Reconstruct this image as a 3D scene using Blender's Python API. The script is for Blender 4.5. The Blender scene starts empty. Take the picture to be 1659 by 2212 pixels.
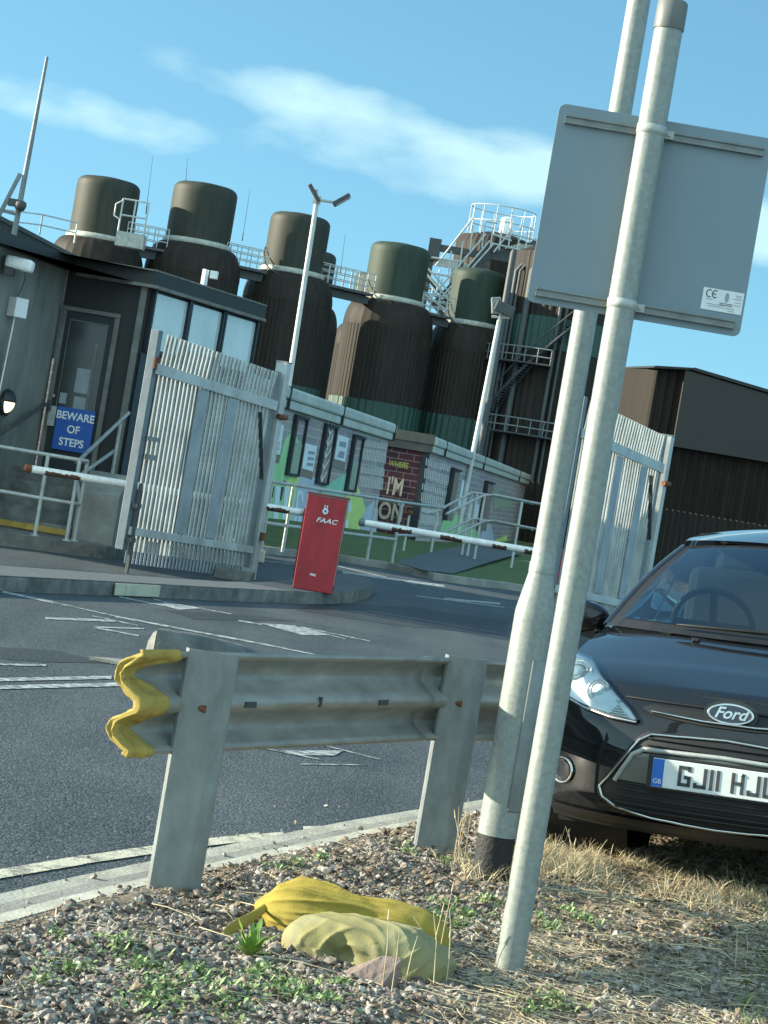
import bpy, math, random
import numpy as np
from math import sin, cos, pi, radians, sqrt
from mathutils import Vector, Matrix, noise
from mathutils.bvhtree import BVHTree
random.seed(7); rng = np.random.default_rng(7)
S = bpy.context.scene
COL = S.collection

# ------------------------------------------------------------------ camera
F = 4920.0; ROLL = radians(9.6); PITCH = math.atan(52/4920); H = 1.4
cam = bpy.data.cameras.new("camera"); camo = bpy.data.objects.new("camera", cam); COL.objects.link(camo)
cam.sensor_fit = 'VERTICAL'; cam.sensor_height = 36; cam.lens = 36*F/2212; cam.clip_end = 4000; cam.clip_start = .1
fw = Vector((0, cos(PITCH), -sin(PITCH))); up0 = Vector((0, sin(PITCH), cos(PITCH))); r0 = Vector((1, 0, 0))
rt = r0*cos(ROLL)+up0*sin(ROLL); up = up0*cos(ROLL)-r0*sin(ROLL)
camo.matrix_world = Matrix(((rt.x, up.x, -fw.x, 0), (rt.y, up.y, -fw.y, 0), (rt.z, up.z, -fw.z, H), (0, 0, 0, 1)))
S.camera = camo
def ray(x, y): return fw*F+rt*(x-829.5)+up*(1106-y)
def W(x, y, D):
    d = ray(x, y); return Vector((0, 0, H))+d*(D/d.y)
def G(x, y, z=0.0):
    d = ray(x, y); return Vector((0, 0, H))+d*((z-H)/d.z)
# ------------------------------------------------------------------ light
SUN_EL = radians(16.5); SUN_BACK = radians(5)
sd = Vector((-cos(SUN_EL)*cos(SUN_BACK), cos(SUN_EL)*sin(SUN_BACK), sin(SUN_EL)))
sl = bpy.data.lights.new("sun", 'SUN'); sl.energy = 5.0; sl.angle = radians(.55); sl.color = (1, .91, .72)
so = bpy.data.objects.new("sun", sl); COL.objects.link(so); so.rotation_euler = sd.to_track_quat('Z', 'Y').to_euler(); so.location = (-30, 10, 40)
world = bpy.data.worlds.new("World"); S.world = world; world.use_nodes = True
wt = world.node_tree; wt.nodes.clear()
def nd(t, typ, **k):
    n = t.nodes.new(typ)
    for a, b in k.items(): setattr(n, a, b)
    return n
def mth(t, op, a, b=None, c=None, clamp=False):
    n = t.nodes.new('ShaderNodeMath'); n.operation = op; n.use_clamp = clamp
    for i, v in enumerate((a, b, c)):
        if v is None: continue
        if isinstance(v, (int, float)): n.inputs[i].default_value = v
        else: t.links.new(v, n.inputs[i])
    return n.outputs[0]
wo = nd(wt, 'ShaderNodeOutputWorld'); wb = nd(wt, 'ShaderNodeBackground'); wb.inputs['Strength'].default_value = .15
tc = nd(wt, 'ShaderNodeTexCoord')
vadd = nd(wt, 'ShaderNodeVectorMath', operation='ADD'); vadd.inputs[1].default_value = (0, 0, .145)
vn = nd(wt, 'ShaderNodeVectorMath', operation='NORMALIZE')
wt.links.new(tc.outputs['Generated'], vadd.inputs[0]); wt.links.new(vadd.outputs[0], vn.inputs[0])
sky = nd(wt, 'ShaderNodeTexSky', sky_type='NISHITA'); sky.sun_disc = False; sky.sun_elevation = SUN_EL
sky.sun_rotation = math.atan2(sd.x, sd.y); sky.air_density = 1.0; sky.dust_density = .6; sky.ozone_density = 1.6
wt.links.new(vn.outputs[0], sky.inputs['Vector'])
tint = nd(wt, 'ShaderNodeMix', data_type='RGBA', blend_type='MULTIPLY'); tint.inputs[0].default_value = 1
tint.inputs[7].default_value = (.475, .705, .695, 1)
wt.links.new(sky.outputs[0], tint.inputs[6])
sx = nd(wt, 'ShaderNodeSeparateXYZ'); wt.links.new(tc.outputs['Generated'], sx.inputs[0])
yy = mth(wt, 'MAXIMUM', sx.outputs[1], .05)
a_ = mth(wt, 'DIVIDE', sx.outputs[0], yy); e_ = mth(wt, 'DIVIDE', sx.outputs[2], yy)
cx = nd(wt, 'ShaderNodeCombineXYZ'); wt.links.new(a_, cx.inputs[0]); wt.links.new(mth(wt, 'MULTIPLY', e_, 2.1), cx.inputs[1])
nz = nd(wt, 'ShaderNodeTexNoise'); nz.inputs['Scale'].default_value = 17; nz.inputs['Detail'].default_value = 7; nz.inputs['Roughness'].default_value = .52
wt.links.new(cx.outputs[0], nz.inputs['Vector'])
wv = nd(wt, 'ShaderNodeTexNoise'); wv.inputs['Scale'].default_value = 9; wv.inputs['Detail'].default_value = 3
wt.links.new(cx.outputs[0], wv.inputs['Vector'])
warp = mth(wt, 'MULTIPLY', mth(wt, 'SUBTRACT', wv.outputs[0], .5), .034)
def gauss(v, c, s):
    q = mth(wt, 'DIVIDE', mth(wt, 'SUBTRACT', v, c), s); return mth(wt, 'EXPONENT', mth(wt, 'MULTIPLY', mth(wt, 'MULTIPLY', q, q), -1.0))
ew = mth(wt, 'ADD', e_, warp)
l1 = mth(wt, 'SUBTRACT', ew, mth(wt, 'MULTIPLY', a_, -.10))
b1 = mth(wt, 'MULTIPLY', gauss(l1, .155, .0102), mth(wt, 'MULTIPLY', mth(wt, 'ADD', a_, .155), 11, clamp=True))
b2 = mth(wt, 'MULTIPLY', mth(wt, 'MULTIPLY', gauss(ew, .142, .010), .78), gauss(a_, -.155, .065))
b3 = mth(wt, 'MULTIPLY', mth(wt, 'MULTIPLY', gauss(ew, .141, .014), .85), gauss(a_, .06, .12))
den = mth(wt, 'ADD', mth(wt, 'ADD', b1, b2), b3)
dn = mth(wt, 'MULTIPLY', mth(wt, 'ADD', mth(wt, 'ADD', den, mth(wt, 'MULTIPLY', mth(wt, 'SUBTRACT', nz.outputs[0], .5), 2.2)), -.30), 1.25, clamp=True)
cm = nd(wt, 'ShaderNodeMix', data_type='RGBA'); wt.links.new(mth(wt, 'MULTIPLY', mth(wt, 'MULTIPLY', dn, mth(wt, 'MULTIPLY', den, 2.5, clamp=True)), .52), cm.inputs[0])
wt.links.new(tint.outputs[2], cm.inputs[6]); cm.inputs[7].default_value = (2.75, 3.65, 3.5, 1)
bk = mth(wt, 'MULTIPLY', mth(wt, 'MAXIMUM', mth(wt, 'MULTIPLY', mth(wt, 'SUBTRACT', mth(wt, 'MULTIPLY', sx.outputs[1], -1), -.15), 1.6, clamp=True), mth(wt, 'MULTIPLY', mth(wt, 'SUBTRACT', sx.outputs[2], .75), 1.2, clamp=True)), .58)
cb_ = nd(wt, 'ShaderNodeMix', data_type='RGBA'); wt.links.new(bk, cb_.inputs[0]); wt.links.new(cm.outputs[2], cb_.inputs[6]); cb_.inputs[7].default_value = (3.7, 5.3, 5.6, 1)   # fill light added to the unseen sky behind the viewer and overhead
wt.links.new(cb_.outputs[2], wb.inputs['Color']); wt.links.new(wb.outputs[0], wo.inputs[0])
S.view_settings.view_transform = 'Standard'; S.view_settings.look = 'None'; S.view_settings.exposure = 1.28; S.view_settings.gamma = 1
S.cycles.max_bounces = 8; S.cycles.transparent_max_bounces = 12

# ------------------------------------------------------------------ materials
MATS = {}
def mat(name, col, rough=.6, metal=0, var=.18, scale=6, bump=0, bscale=40, coat=0, col2=None, spec=.5, stretch=(1, 1, 1), thr=None, detail=6):
    m = bpy.data.materials.new(name); m.use_nodes = True; t = m.node_tree; b = t.nodes['Principled BSDF']
    b.inputs['Roughness'].default_value = rough; b.inputs['Metallic'].default_value = metal
    b.inputs['Coat Weight'].default_value = coat; b.inputs['Coat Roughness'].default_value = .04; b.inputs['Specular IOR Level'].default_value = spec
    c = nd(t, 'ShaderNodeTexCoord'); mp = nd(t, 'ShaderNodeMapping'); mp.inputs['Scale'].default_value = stretch
    t.links.new(c.outputs['Object'], mp.inputs[0])
    n = nd(t, 'ShaderNodeTexNoise'); n.inputs['Scale'].default_value = scale; n.inputs['Detail'].default_value = detail; n.inputs['Roughness'].default_value = .62
    t.links.new(mp.outputs[0], n.inputs['Vector'])
    r = nd(t, 'ShaderNodeValToRGB'); lo, hi = thr or (.3, .7)
    r.color_ramp.elements[0].position = lo; r.color_ramp.elements[1].position = hi
    c2 = col2 or tuple(min(1, v*(1+var)) for v in col); c1 = col if col2 else tuple(v*(1-var) for v in col)
    r.color_ramp.elements[0].color = (*c1, 1); r.color_ramp.elements[1].color = (*c2, 1)
    t.links.new(n.outputs[0], r.inputs[0]); t.links.new(r.outputs[0], b.inputs['Base Color'])
    rr = mth(t, 'ADD', mth(t, 'MULTIPLY', n.outputs[0], .25*rough), rough*.87, clamp=True); t.links.new(rr, b.inputs['Roughness'])
    if bump:
        n2 = nd(t, 'ShaderNodeTexNoise'); n2.inputs['Scale'].default_value = bscale; n2.inputs['Detail'].default_value = 5
        t.links.new(mp.outputs[0], n2.inputs['Vector'])
        bp = nd(t, 'ShaderNodeBump'); bp.inputs['Strength'].default_value = bump; bp.inputs['Distance'].default_value = .02
        t.links.new(n2.outputs[0], bp.inputs['Height']); t.links.new(bp.outputs[0], b.inputs['Normal'])
    MATS[name] = m; return m
galv = mat('galvanised', (.40, .42, .40), .5, .25, .22, 9, .08, 60)
galv_d = mat('galvanised_dull', (.22, .24, .235), .62, .3, .25, 14, .1, 50, stretch=(1, 1, .5))
post_m = mat('galvanised_spangle', (.25, .275, .255), .5, .15, .17, 55, .05, 90, detail=3)
rail_m = mat('rail_steel', (.30, .295, .265), .48, .35, .28, 5, .06, 30, stretch=(1, 1, 3))
fence_m = mat('palisade_steel', (.44, .47, .455), .5, .2, .25, 3, .05, 30)
fence_d = mat('palisade_plate', (.30, .34, .36), .55, .2, .2, 4)
stile_m = mat('stile_steel', (.15, .18, .20), .55, .2, .2, 5)
rust = mat('rust', (.16, .06, .03), .85, 0, .4, 20, .3, 60)
signback = mat('sign_back', (.19, .245, .28), .5, .1, .06, 3)
greyplastic = mat('grey_cap', (.13, .14, .13), .5, 0, .1)
tar = mat('tar_black', (.012, .013, .013), .7, 0, .5, 40, .3, 80)
paper = mat('paper_white', (.72, .74, .74), .6, 0, .06, 20)
ink = mat('ink_dark', (.05, .055, .06), .6, 0, .1)
ink_l = mat('ink_grey', (.28, .32, .35), .6, 0, .1)
white = mat('white_paint', (.82, .84, .82), .5, 0, .12, 12)
boomdark = mat('boom_dark', (.10, .05, .035), .6, 0, .4, 18)
red = mat('red_paint', (.36, .016, .026), .45, 0, .34, 5, coat=.1, stretch=(1, 1, .35))
red_d = mat('red_dirty', (.18, .045, .035), .55, 0, .5, 14)
bluesign = mat('blue_sign', (.012, .10, .42), .45, 0, .08)
concrete = mat('concrete', (.25, .25, .225), .85, 0, .3, 3, .25, 60)
concrete_l = mat('concrete_light', (.36, .36, .31), .85, 0, .25, 5, .25, 60)
kerb_p = mat('kerb_pale', (.50, .48, .36), .8, 0, .15, 6, .15, 50)
kerb_d = mat('kerb_dark', (.085, .09, .085), .85, 0, .4, 5, .3, 40, col2=(.26, .26, .24), thr=(.35, .8))
render_w = mat('render_wall', (.11, .118, .106), .85, 0, .3, 1.6, .15, 30, col2=(.27, .285, .26), thr=(.35, .78), stretch=(1, 1, .35))
darkframe = mat('dark_frame', (.016, .022, .028), .5, 0, .3, 3)
darkclad = mat('dark_cladding', (.022, .024, .022), .6, 0, .3, 2)
flange = mat('weathered_flange', (.16, .16, .14), .7, 0, .3, 6)
brown = mat('brown_cladding', (.020, .0175, .0145), .6, .0, .3, 3.2, stretch=(1, 1, .10), col2=(.046, .037, .029), thr=(.3, .8), spec=.15)
olive = mat('olive_cap', (.040, .043, .032), .62, 0, .26, 2.4, stretch=(1, 1, .16), spec=.25)
greenish = mat('green_cap', (.036, .054, .038), .62, 0, .26, 2.4, stretch=(1, 1, .16), spec=.25)
green_c = mat('green_cladding', (.020, .062, .046), .5, 0, .2, 1.5)
palering = mat('pale_ring', (.42, .42, .36), .6, 0, .3, 4)
steel_l = mat('steel_light', (.50, .52, .50), .5, .1, .15, 5)
steel_d = mat('steel_dark', (.07, .075, .075), .6, .2, .25, 5)
coping = mat('coping', (.46, .50, .46), .6, 0, .16, 1.5, .1, 20)
coping_d = mat('coping_dark', (.10, .095, .08), .7, 0, .25, 3)
joint = mat('joint_dark', (.02, .025, .025), .8, 0, .1)
def brick_mat(name, c1, c2, mortar, sx=1.0):
    m = bpy.data.materials.new(name); m.use_nodes = True; t = m.node_tree; b = t.nodes['Principled BSDF']; b.inputs['Roughness'].default_value = .8
    uv = nd(t, 'ShaderNodeUVMap'); br = nd(t, 'ShaderNodeTexBrick'); br.inputs['Scale'].default_value = 1
    br.inputs['Brick Width'].default_value = sx; br.inputs['Row Height'].default_value = .17; br.inputs['Mortar Size'].default_value = .012
    br.inputs['Color1'].default_value = (*c1, 1); br.inputs['Color2'].default_value = (*c2, 1); br.inputs['Mortar'].default_value = (*mortar, 1)
    t.links.new(uv.outputs[0], br.inputs['Vector'])
    n = nd(t, 'ShaderNodeTexNoise'); n.inputs['Scale'].default_value = 3; n.inputs['Detail'].default_value = 6
    mx = nd(t, 'ShaderNodeMix', data_type='RGBA', blend_type='MULTIPLY'); mx.inputs[0].default_value = .5
    t.links.new(uv.outputs[0], n.inputs['Vector']); t.links.new(br.outputs['Color'], mx.inputs[6]); t.links.new(n.outputs['Color'], mx.inputs[7])
    mx2 = nd(t, 'ShaderNodeMix', data_type='RGBA', blend_type='MULTIPLY'); mx2.inputs[0].default_value = 1; mx2.inputs[7].default_value = (1.3, 1.3, 1.3, 1)
    t.links.new(mx.outputs[2], mx2.inputs[6]); t.links.new(mx2.outputs[2], b.inputs['Base Color']); return m
muralbrick = brick_mat('mural_brick', (.38, .335, .33), (.28, .265, .28), (.50, .48, .45), 1.1)
darkbrick = brick_mat('dark_brick', (.085, .022, .038), (.045, .016, .028), (.22, .17, .13), .42)
m_green = mat('mural_green', (.36, .66, .32), .7, 0, .1, 2); m_lime = mat('mural_lime', (.58, .74, .24), .7, 0, .1, 2)
m_blue = mat('mural_blue', (.46, .54, .64), .7, 0, .08, 2); m_teal = mat('mural_teal', (.28, .60, .44), .7, 0, .1, 2)
m_white = mat('mural_white', (.70, .78, .82), .7, 0, .08, 3); m_text = mat('mural_text', (.72, .70, .66), .7, 0, .1, 6)
m_cream = mat('mural_cream', (.52, .46, .36), .7, 0, .2, 6); m_yell = mat('mural_yellow', (.50, .48, .12), .7, 0, .2, 6)
m_olive = mat('mural_olive', (.32, .38, .28), .7, 0, .2, 6); m_brown = mat('mural_brown', (.24, .20, .17), .7, 0, .2, 3)
yellow = mat('yellow_cloth', (.36, .26, .06), .9, 0, .2, 9, .12, 160)
yellow_b = mat('yellow_sack', (.29, .225, .035), .9, 0, .18, 8, .12, 150)
yellow_p = mat('pale_sack', (.245, .24, .135), .9, 0, .25, 6, .12, 150, col2=(.21, .18, .055))
rock_m = mat('rock', (.20, .15, .13), .85, 0, .3, 8, .5, 40)
bark = mat('stem', (.28, .22, .12), .8, 0, .3, 10)
leafm = mat('leaf', (.10, .20, .03), .55, 0, .4, 30, col2=(.22, .34, .06))
weedm = mat('weed_leaf', (.10, .18, .055), .6, 0, .4, 25, col2=(.30, .38, .16))
grassm = mat('grass_blade', (.055, .11, .02), .6, 0, .4, 8, col2=(.14, .22, .05))
strawm = mat('straw', (.30, .235, .13), .7, 0, .3, 9, col2=(.72, .62, .42))
lawn = mat('lawn', (.042, .080, .02), .9, 0, .35, 3.5, .5, 60, col2=(.10, .145, .042))
pathm = mat('path_tarmac', (.085, .10, .11), .85, 0, .12, 6, .1, 90)
soil = mat('soil', (.085, .068, .05), .95, 0, .4, 9, .6, 50, col2=(.22, .18, .13))
lampglow = bpy.data.materials.new('lamp_lit'); lampglow.use_nodes = True
_b = lampglow.node_tree.nodes['Principled BSDF']; _b.inputs['Base Color'].default_value = (.8, .75, .55, 1); _b.inputs['Emission Color'].default_value = (1, .86, .5, 1); _b.inputs['Emission Strength'].default_value = .75
# asphalt with stone speckle
def asphalt(name, base, light, sc):
    m = bpy.data.materials.new(name); m.use_nodes = True; t = m.node_tree; b = t.nodes['Principled BSDF']; b.inputs['Roughness'].default_value = .62
    c = nd(t, 'ShaderNodeTexCoord')
    v = nd(t, 'ShaderNodeTexVoronoi'); v.inputs['Scale'].default_value = sc; t.links.new(c.outputs['Object'], v.inputs['Vector'])
    n = nd(t, 'ShaderNodeTexNoise'); n.inputs['Scale'].default_value = .7; n.inputs['Detail'].default_value = 8; t.links.new(c.outputs['Object'], n.inputs['Vector'])
    sp = nd(t, 'ShaderNodeSeparateColor'); t.links.new(v.outputs['Color'], sp.inputs[0])
    mp = nd(t, 'ShaderNodeMapping'); mp.inputs['Rotation'].default_value = (0, 0, radians(25)); mp.inputs['Scale'].default_value = (1.5, .10, 1); t.links.new(c.outputs['Object'], mp.inputs[0])
    n2 = nd(t, 'ShaderNodeTexNoise'); n2.inputs['Scale'].default_value = 1.0; n2.inputs['Detail'].default_value = 4; t.links.new(mp.outputs[0], n2.inputs['Vector'])
    f = mth(t, 'ADD', mth(t, 'MULTIPLY', mth(t, 'POWER', sp.outputs[0], 3.0), .95), mth(t, 'ADD', mth(t, 'MULTIPLY', mth(t, 'SUBTRACT', n.outputs[0], .45), .8), mth(t, 'MULTIPLY', mth(t, 'SUBTRACT', n2.outputs[0], .45), 1.0)), clamp=True)
    mx = nd(t, 'ShaderNodeMix', data_type='RGBA'); t.links.new(f, mx.inputs[0]); mx.inputs[6].default_value = (*base, 1); mx.inputs[7].default_value = (*light, 1)
    t.links.new(mx.outputs[2], b.inputs['Base Color'])
    bp = nd(t, 'ShaderNodeBump'); bp.inputs['Strength'].default_value = .6; bp.inputs['Distance'].default_value = .008
    t.links.new(mth(t, 'ADD', mth(t, 'MULTIPLY', v.outputs['Distance'], -1), sp.outputs[1]), bp.inputs['Height']); t.links.new(bp.outputs[0], b.inputs['Normal'])
    return m
road_m = asphalt('asphalt', (.022, .031, .037), (.115, .133, .138), 95)
# white road paint, worn through in flakes
def worn(name, col, under, lo, hi, sc=14):
    return mat(name, under, .65, 0, 0, sc, .3, 120, col2=col, thr=(lo, hi))
linem = worn('line_paint', (.48, .53, .53), (.10, .115, .12), .40, .62)
line_y = worn('line_paint_cream', (.55, .53, .42), (.15, .15, .13), .34, .5, 10)
def gravel_mat():
    m = bpy.data.materials.new('gravel'); m.use_nodes = True; t = m.node_tree; b = t.nodes['Principled BSDF']; b.inputs['Roughness'].default_value = .75
    c = nd(t, 'ShaderNodeTexCoord'); v = nd(t, 'ShaderNodeTexVoronoi'); v.inputs['Scale'].default_value = 45; t.links.new(c.outputs['Object'], v.inputs['Vector'])
    sp = nd(t, 'ShaderNodeSeparateColor'); t.links.new(v.outputs['Color'], sp.inputs[0])
    r = nd(t, 'ShaderNodeValToRGB'); e = r.color_ramp.elements
    e[0].color = (.065, .05, .042, 1); e[1].color = (.50, .46, .40, 1)
    for p, cc in ((.3, (.14, .112, .095)), (.62, (.235, .20, .172)), (.86, (.29, .268, .235))):
        q = e.new(p); q.color = (*cc, 1)
    t.links.new(sp.outputs[0], r.inputs[0]); t.links.new(r.outputs[0], b.inputs['Base Color']); return m
gravelm = gravel_mat()
def glass_mat(name, tintc, refl, rough=.02, trans=1.0):
    m = bpy.data.materials.new(name); m.use_nodes = True; t = m.node_tree; t.nodes.clear()
    o = nd(t, 'ShaderNodeOutputMaterial'); tr = nd(t, 'ShaderNodeBsdfTransparent'); tr.inputs[0].default_value = (*tintc, 1)
    gl = nd(t, 'ShaderNodeBsdfGlossy'); gl.inputs['Roughness'].default_value = rough; gl.inputs[0].default_value = (.95, .97, 1, 1)
    fr = nd(t, 'ShaderNodeFresnel'); fr.inputs[0].default_value = 1.5
    mx = nd(t, 'ShaderNodeMixShader'); t.links.new(mth(t, 'ADD', mth(t, 'MULTIPLY', fr.outputs[0], refl), .02, clamp=True), mx.inputs[0])
    t.links.new(tr.outputs[0], mx.inputs[1]); t.links.new(gl.outputs[0], mx.inputs[2]); t.links.new(mx.outputs[0], o.inputs[0]); return m
glass = glass_mat('car_glass', (.50, .62, .62), 1.7)
lens = glass_mat('lamp_lens', (.93, .97, .97), 1.5, .03)
paint = bpy.data.materials.new('car_paint'); paint.use_nodes = True
_t = paint.node_tree; _b = _t.nodes['Principled BSDF']; _b.inputs['Metallic'].default_value = 0; _b.inputs['Roughness'].default_value = .62
_b.inputs['Specular IOR Level'].default_value = .06; _b.inputs['Coat Weight'].default_value = 1; _b.inputs['Coat Roughness'].default_value = .035; _b.inputs['Coat IOR'].default_value = 1.55
_n = nd(_t, 'ShaderNodeTexNoise'); _n.inputs['Scale'].default_value = 900
_r = nd(_t, 'ShaderNodeValToRGB'); _r.color_ramp.elements[0].color = (.004, .005, .0065, 1); _r.color_ramp.elements[1].color = (.012, .015, .018, 1); _r.color_ramp.elements[0].position = .4; _r.color_ramp.elements[1].position = .8
_c = nd(_t, 'ShaderNodeTexCoord'); _t.links.new(_c.outputs['Object'], _n.inputs['Vector']); _t.links.new(_n.outputs[0], _r.inputs[0]); _t.links.new(_r.outputs[0], _b.inputs['Base Color'])
blackp = mat('black_plastic', (.012, .013, .014), .5, 0, .25, 20)
grille_m = mat('grille_black', (.006, .007, .007), .55, 0, .2, 20)
gloss_b = mat('gloss_grey', (.15, .145, .12), .3, .2, .1, 10, coat=.6)
chrome = mat('chrome', (.62, .62, .60), .2, 1, .05, 6)
silver = mat('lamp_silver', (.80, .88, .90), .34, .15, .12, 30)
rubber = mat('rubber', (.014, .014, .014), .85, 0, .3, 30)
plate_w = mat('plate_white', (.68, .71, .70), .5, 0, .05, 6)
plate_b = mat('plate_blue', (.02, .13, .50), .5, 0, .05)
ovalblue = mat('oval_blue', (.006, .009, .022), .3, 0, .1, coat=.8)
seatm = mat('seat_fabric', (.035, .04, .045), .9, 0, .2, 30)
office = mat('pane_pale', (.50, .58, .58), .14, 0, .16, 1.1, spec=.8)  # reflected sky on the gatehouse panes is painted in as a pale base colour
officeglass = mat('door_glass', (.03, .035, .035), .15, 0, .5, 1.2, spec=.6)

# ------------------------------------------------------------------ object helpers
def tag(o, label=None, cat=None, group=None, kind=None):
    for k, v in (('label', label), ('category', cat), ('group', group), ('kind', kind)):
        if v: o[k] = v
    return o
def thing(name, label, cat, loc=(0, 0, 0), rotz=0, group=None):
    o = bpy.data.objects.new(name, None); COL.objects.link(o); o.location = loc; o.rotation_euler = (0, 0, rotz); o.empty_display_size = .2
    return tag(o, label, cat, group)
class MB:
    def __init__(s): s.v = []; s.f = []; s.T = Matrix.Identity(4); s.sm = []; s.uv = {}
    def add(s, vs, fs, smooth=False):
        b = len(s.v); s.v += [tuple(s.T @ Vector(p)) for p in vs]
        for f in fs: s.f.append(tuple(i+b for i in f)); s.sm.append(smooth)
        return s
    def box(s, c, d, R=None):
        x, y, z = d[0]/2, d[1]/2, d[2]/2; p = [Vector((i*x, j*y, k*z)) for i in (-1, 1) for j in (-1, 1) for k in (-1, 1)]
        if R is not None: p = [R @ q for q in p]
        c = Vector(c); return s.add([q+c for q in p], [(0, 1, 3, 2), (4, 6, 7, 5), (0, 4, 5, 1), (2, 3, 7, 6), (0, 2, 6, 4), (1, 5, 7, 3)])
    def bar(s, a, b, w, h, upv=(0, 0, 1)):
        a, b = Vector(a), Vector(b); d = (b-a); L = d.length; d.normalize(); u = Vector(upv)
        if abs(d.dot(u)) > .95: u = Vector((0, 1, 0))
        r = d.cross(u).normalized(); u = r.cross(d)
        R = Matrix((r, d, u)).transposed(); return s.box((a+b)/2, (w, L, h), R)
    def tube(s, pts, r, n=10, cap=True):
        pts = [Vector(p) for p in pts]; N = len(pts); rs = r if isinstance(r, (list, tuple)) else [r]*N
        vs = []; fs = []; prev = None
        for i, p in enumerate(pts):
            d = (pts[min(i+1, N-1)]-pts[max(i-1, 0)]).normalized()
            u = prev if prev is not None else (Vector((0, 0, 1)) if abs(d.z) < .9 else Vector((1, 0, 0)))
            x = d.cross(u).normalized(); u = x.cross(d).normalized(); prev = u
            vs += [p+(x*cos(2*pi*k/n)+u*sin(2*pi*k/n))*rs[i] for k in range(n)]
        for i in range(N-1):
            for k in range(n): fs.append((i*n+k, i*n+(k+1) % n, (i+1)*n+(k+1) % n, (i+1)*n+k))
        s.add(vs, fs, True)
        if cap: s.add([vs[k] for k in range(n)], [tuple(range(n))[::-1]]); s.add([vs[(N-1)*n+k] for k in range(n)], [tuple(range(n))])
        return s
    def lathe(s, prof, n=48, mod=None, a0=0, a1=2*pi, c=(0, 0, 0), smooth=True):
        vs = []; fs = []; full = abs(a1-a0-2*pi) < 1e-6; m = n if full else n+1
        for r, z in prof:
            for k in range(m):
                a = a0+(a1-a0)*k/n; rr = r+(mod(k) if mod else 0); vs.append((c[0]+rr*cos(a), c[1]+rr*sin(a), c[2]+z))
        for i in range(len(prof)-1):
            for k in range(n):
                k2 = (k+1) % m; fs.append((i*m+k, i*m+k2, (i+1)*m+k2, (i+1)*m+k))
        return s.add(vs, fs, smooth)
    def grid(s, rows, smooth=True):
        m = len(rows[0]); vs = [p for r in rows for p in r]
        return s.add(vs, [(i*m+j, i*m+j+1, (i+1)*m+j+1, (i+1)*m+j) for i in range(len(rows)-1) for j in range(m-1)], smooth)
    def prism(s, pts, off):
        n = len(pts); off = Vector(off); vs = [Vector(p) for p in pts]+[Vector(p)+off for p in pts]
        return s.add(vs, [tuple(range(n))[::-1], tuple(range(n, 2*n))]+[(i, (i+1) % n, n+(i+1) % n, n+i) for i in range(n)])
    def build(s, name, m, parent=None, world=False, bevel=0, sub=0, solid=0):
        me = bpy.data.meshes.new(name); vs = s.v
        if parent is not None and world:
            l = parent.location; vs = [(a-l.x, b-l.y, c-l.z) for a, b, c in vs]
        me.from_pydata(vs, [], s.f); me.polygons.foreach_set('use_smooth', s.sm); me.materials.append(m)
        if s.uv:
            ul = me.uv_layers.new(name='UVMap')
            for p in me.polygons:
                for li in p.loop_indices: ul.data[li].uv = s.uv.get(me.loops[li].vertex_index, (0, 0))
        me.update(); o = bpy.data.objects.new(name, me); COL.objects.link(o)
        if parent is not None: o.parent = parent
        if solid: q = o.modifiers.new('solid', 'SOLIDIFY'); q.thickness = solid; q.offset = 0
        if bevel: q = o.modifiers.new('bevel', 'BEVEL'); q.width = bevel; q.segments = 2; q.limit_method = 'ANGLE'
        if sub: q = o.modifiers.new('sub', 'SUBSURF'); q.levels = sub; q.render_levels = sub
        return o
def np_mesh(name, V, Fc, m, smooth=False):
    me = bpy.data.meshes.new(name); k = Fc.shape[1]; me.vertices.add(len(V)); me.vertices.foreach_set('co', V.astype(np.float32).ravel())
    me.loops.add(Fc.size); me.loops.foreach_set('vertex_index', Fc.astype(np.int32).ravel())
    me.polygons.add(len(Fc)); me.polygons.foreach_set('loop_start', np.arange(0, Fc.size, k, dtype=np.int32))
    me.polygons.foreach_set('use_smooth', np.full(len(Fc), smooth)); me.materials.append(m); me.update(calc_edges=True); me.validate()
    o = bpy.data.objects.new(name, me); COL.objects.link(o); return o
def text_into(mb, s, size, M4, extrude=.002, bold=0, align='CENTER', sx=1.0, shear=0):
    cu = bpy.data.curves.new('txt', 'FONT'); cu.body = s; cu.size = size; cu.extrude = extrude; cu.offset = bold; cu.align_x = align; cu.align_y = 'CENTER'; cu.shear = shear; cu.resolution_u = 4
    o = bpy.data.objects.new('txt', cu); COL.objects.link(o); dg = bpy.context.evaluated_depsgraph_get()
    me = bpy.data.meshes.new_from_object(o.evaluated_get(dg)); T = mb.T; mb.T = T @ M4
    mb.add([(v.co.x*sx, v.co.y, v.co.z) for v in me.vertices], [tuple(p.vertices) for p in me.polygons]); mb.T = T
    bpy.data.objects.remove(o); bpy.data.curves.remove(cu); bpy.data.meshes.remove(me)
def frame(o, xa, ya):      # text frame: local x along xa, local y along ya
    x = Vector(xa).normalized(); y = Vector(ya).normalized(); z = x.cross(y)
    return Matrix(((x.x, y.x, z.x, o[0]), (x.y, y.y, z.y, o[1]), (x.z, y.z, z.z, o[2]), (0, 0, 0, 1)))
def fbm(x, y, z=0, sc=1, oct=4):
    return noise.fractal(Vector((x*sc, y*sc, z*sc)), 1.0, 2.0, oct)
def flat(pts, z, name, m, kind='structure', thick=0):
    mb = MB(); P = [(p.x, p.y, z) for p in pts]
    mb.add(P, [tuple(range(len(P)))]); o = mb.build(name, m); tag(o, kind=kind); return o

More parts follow.
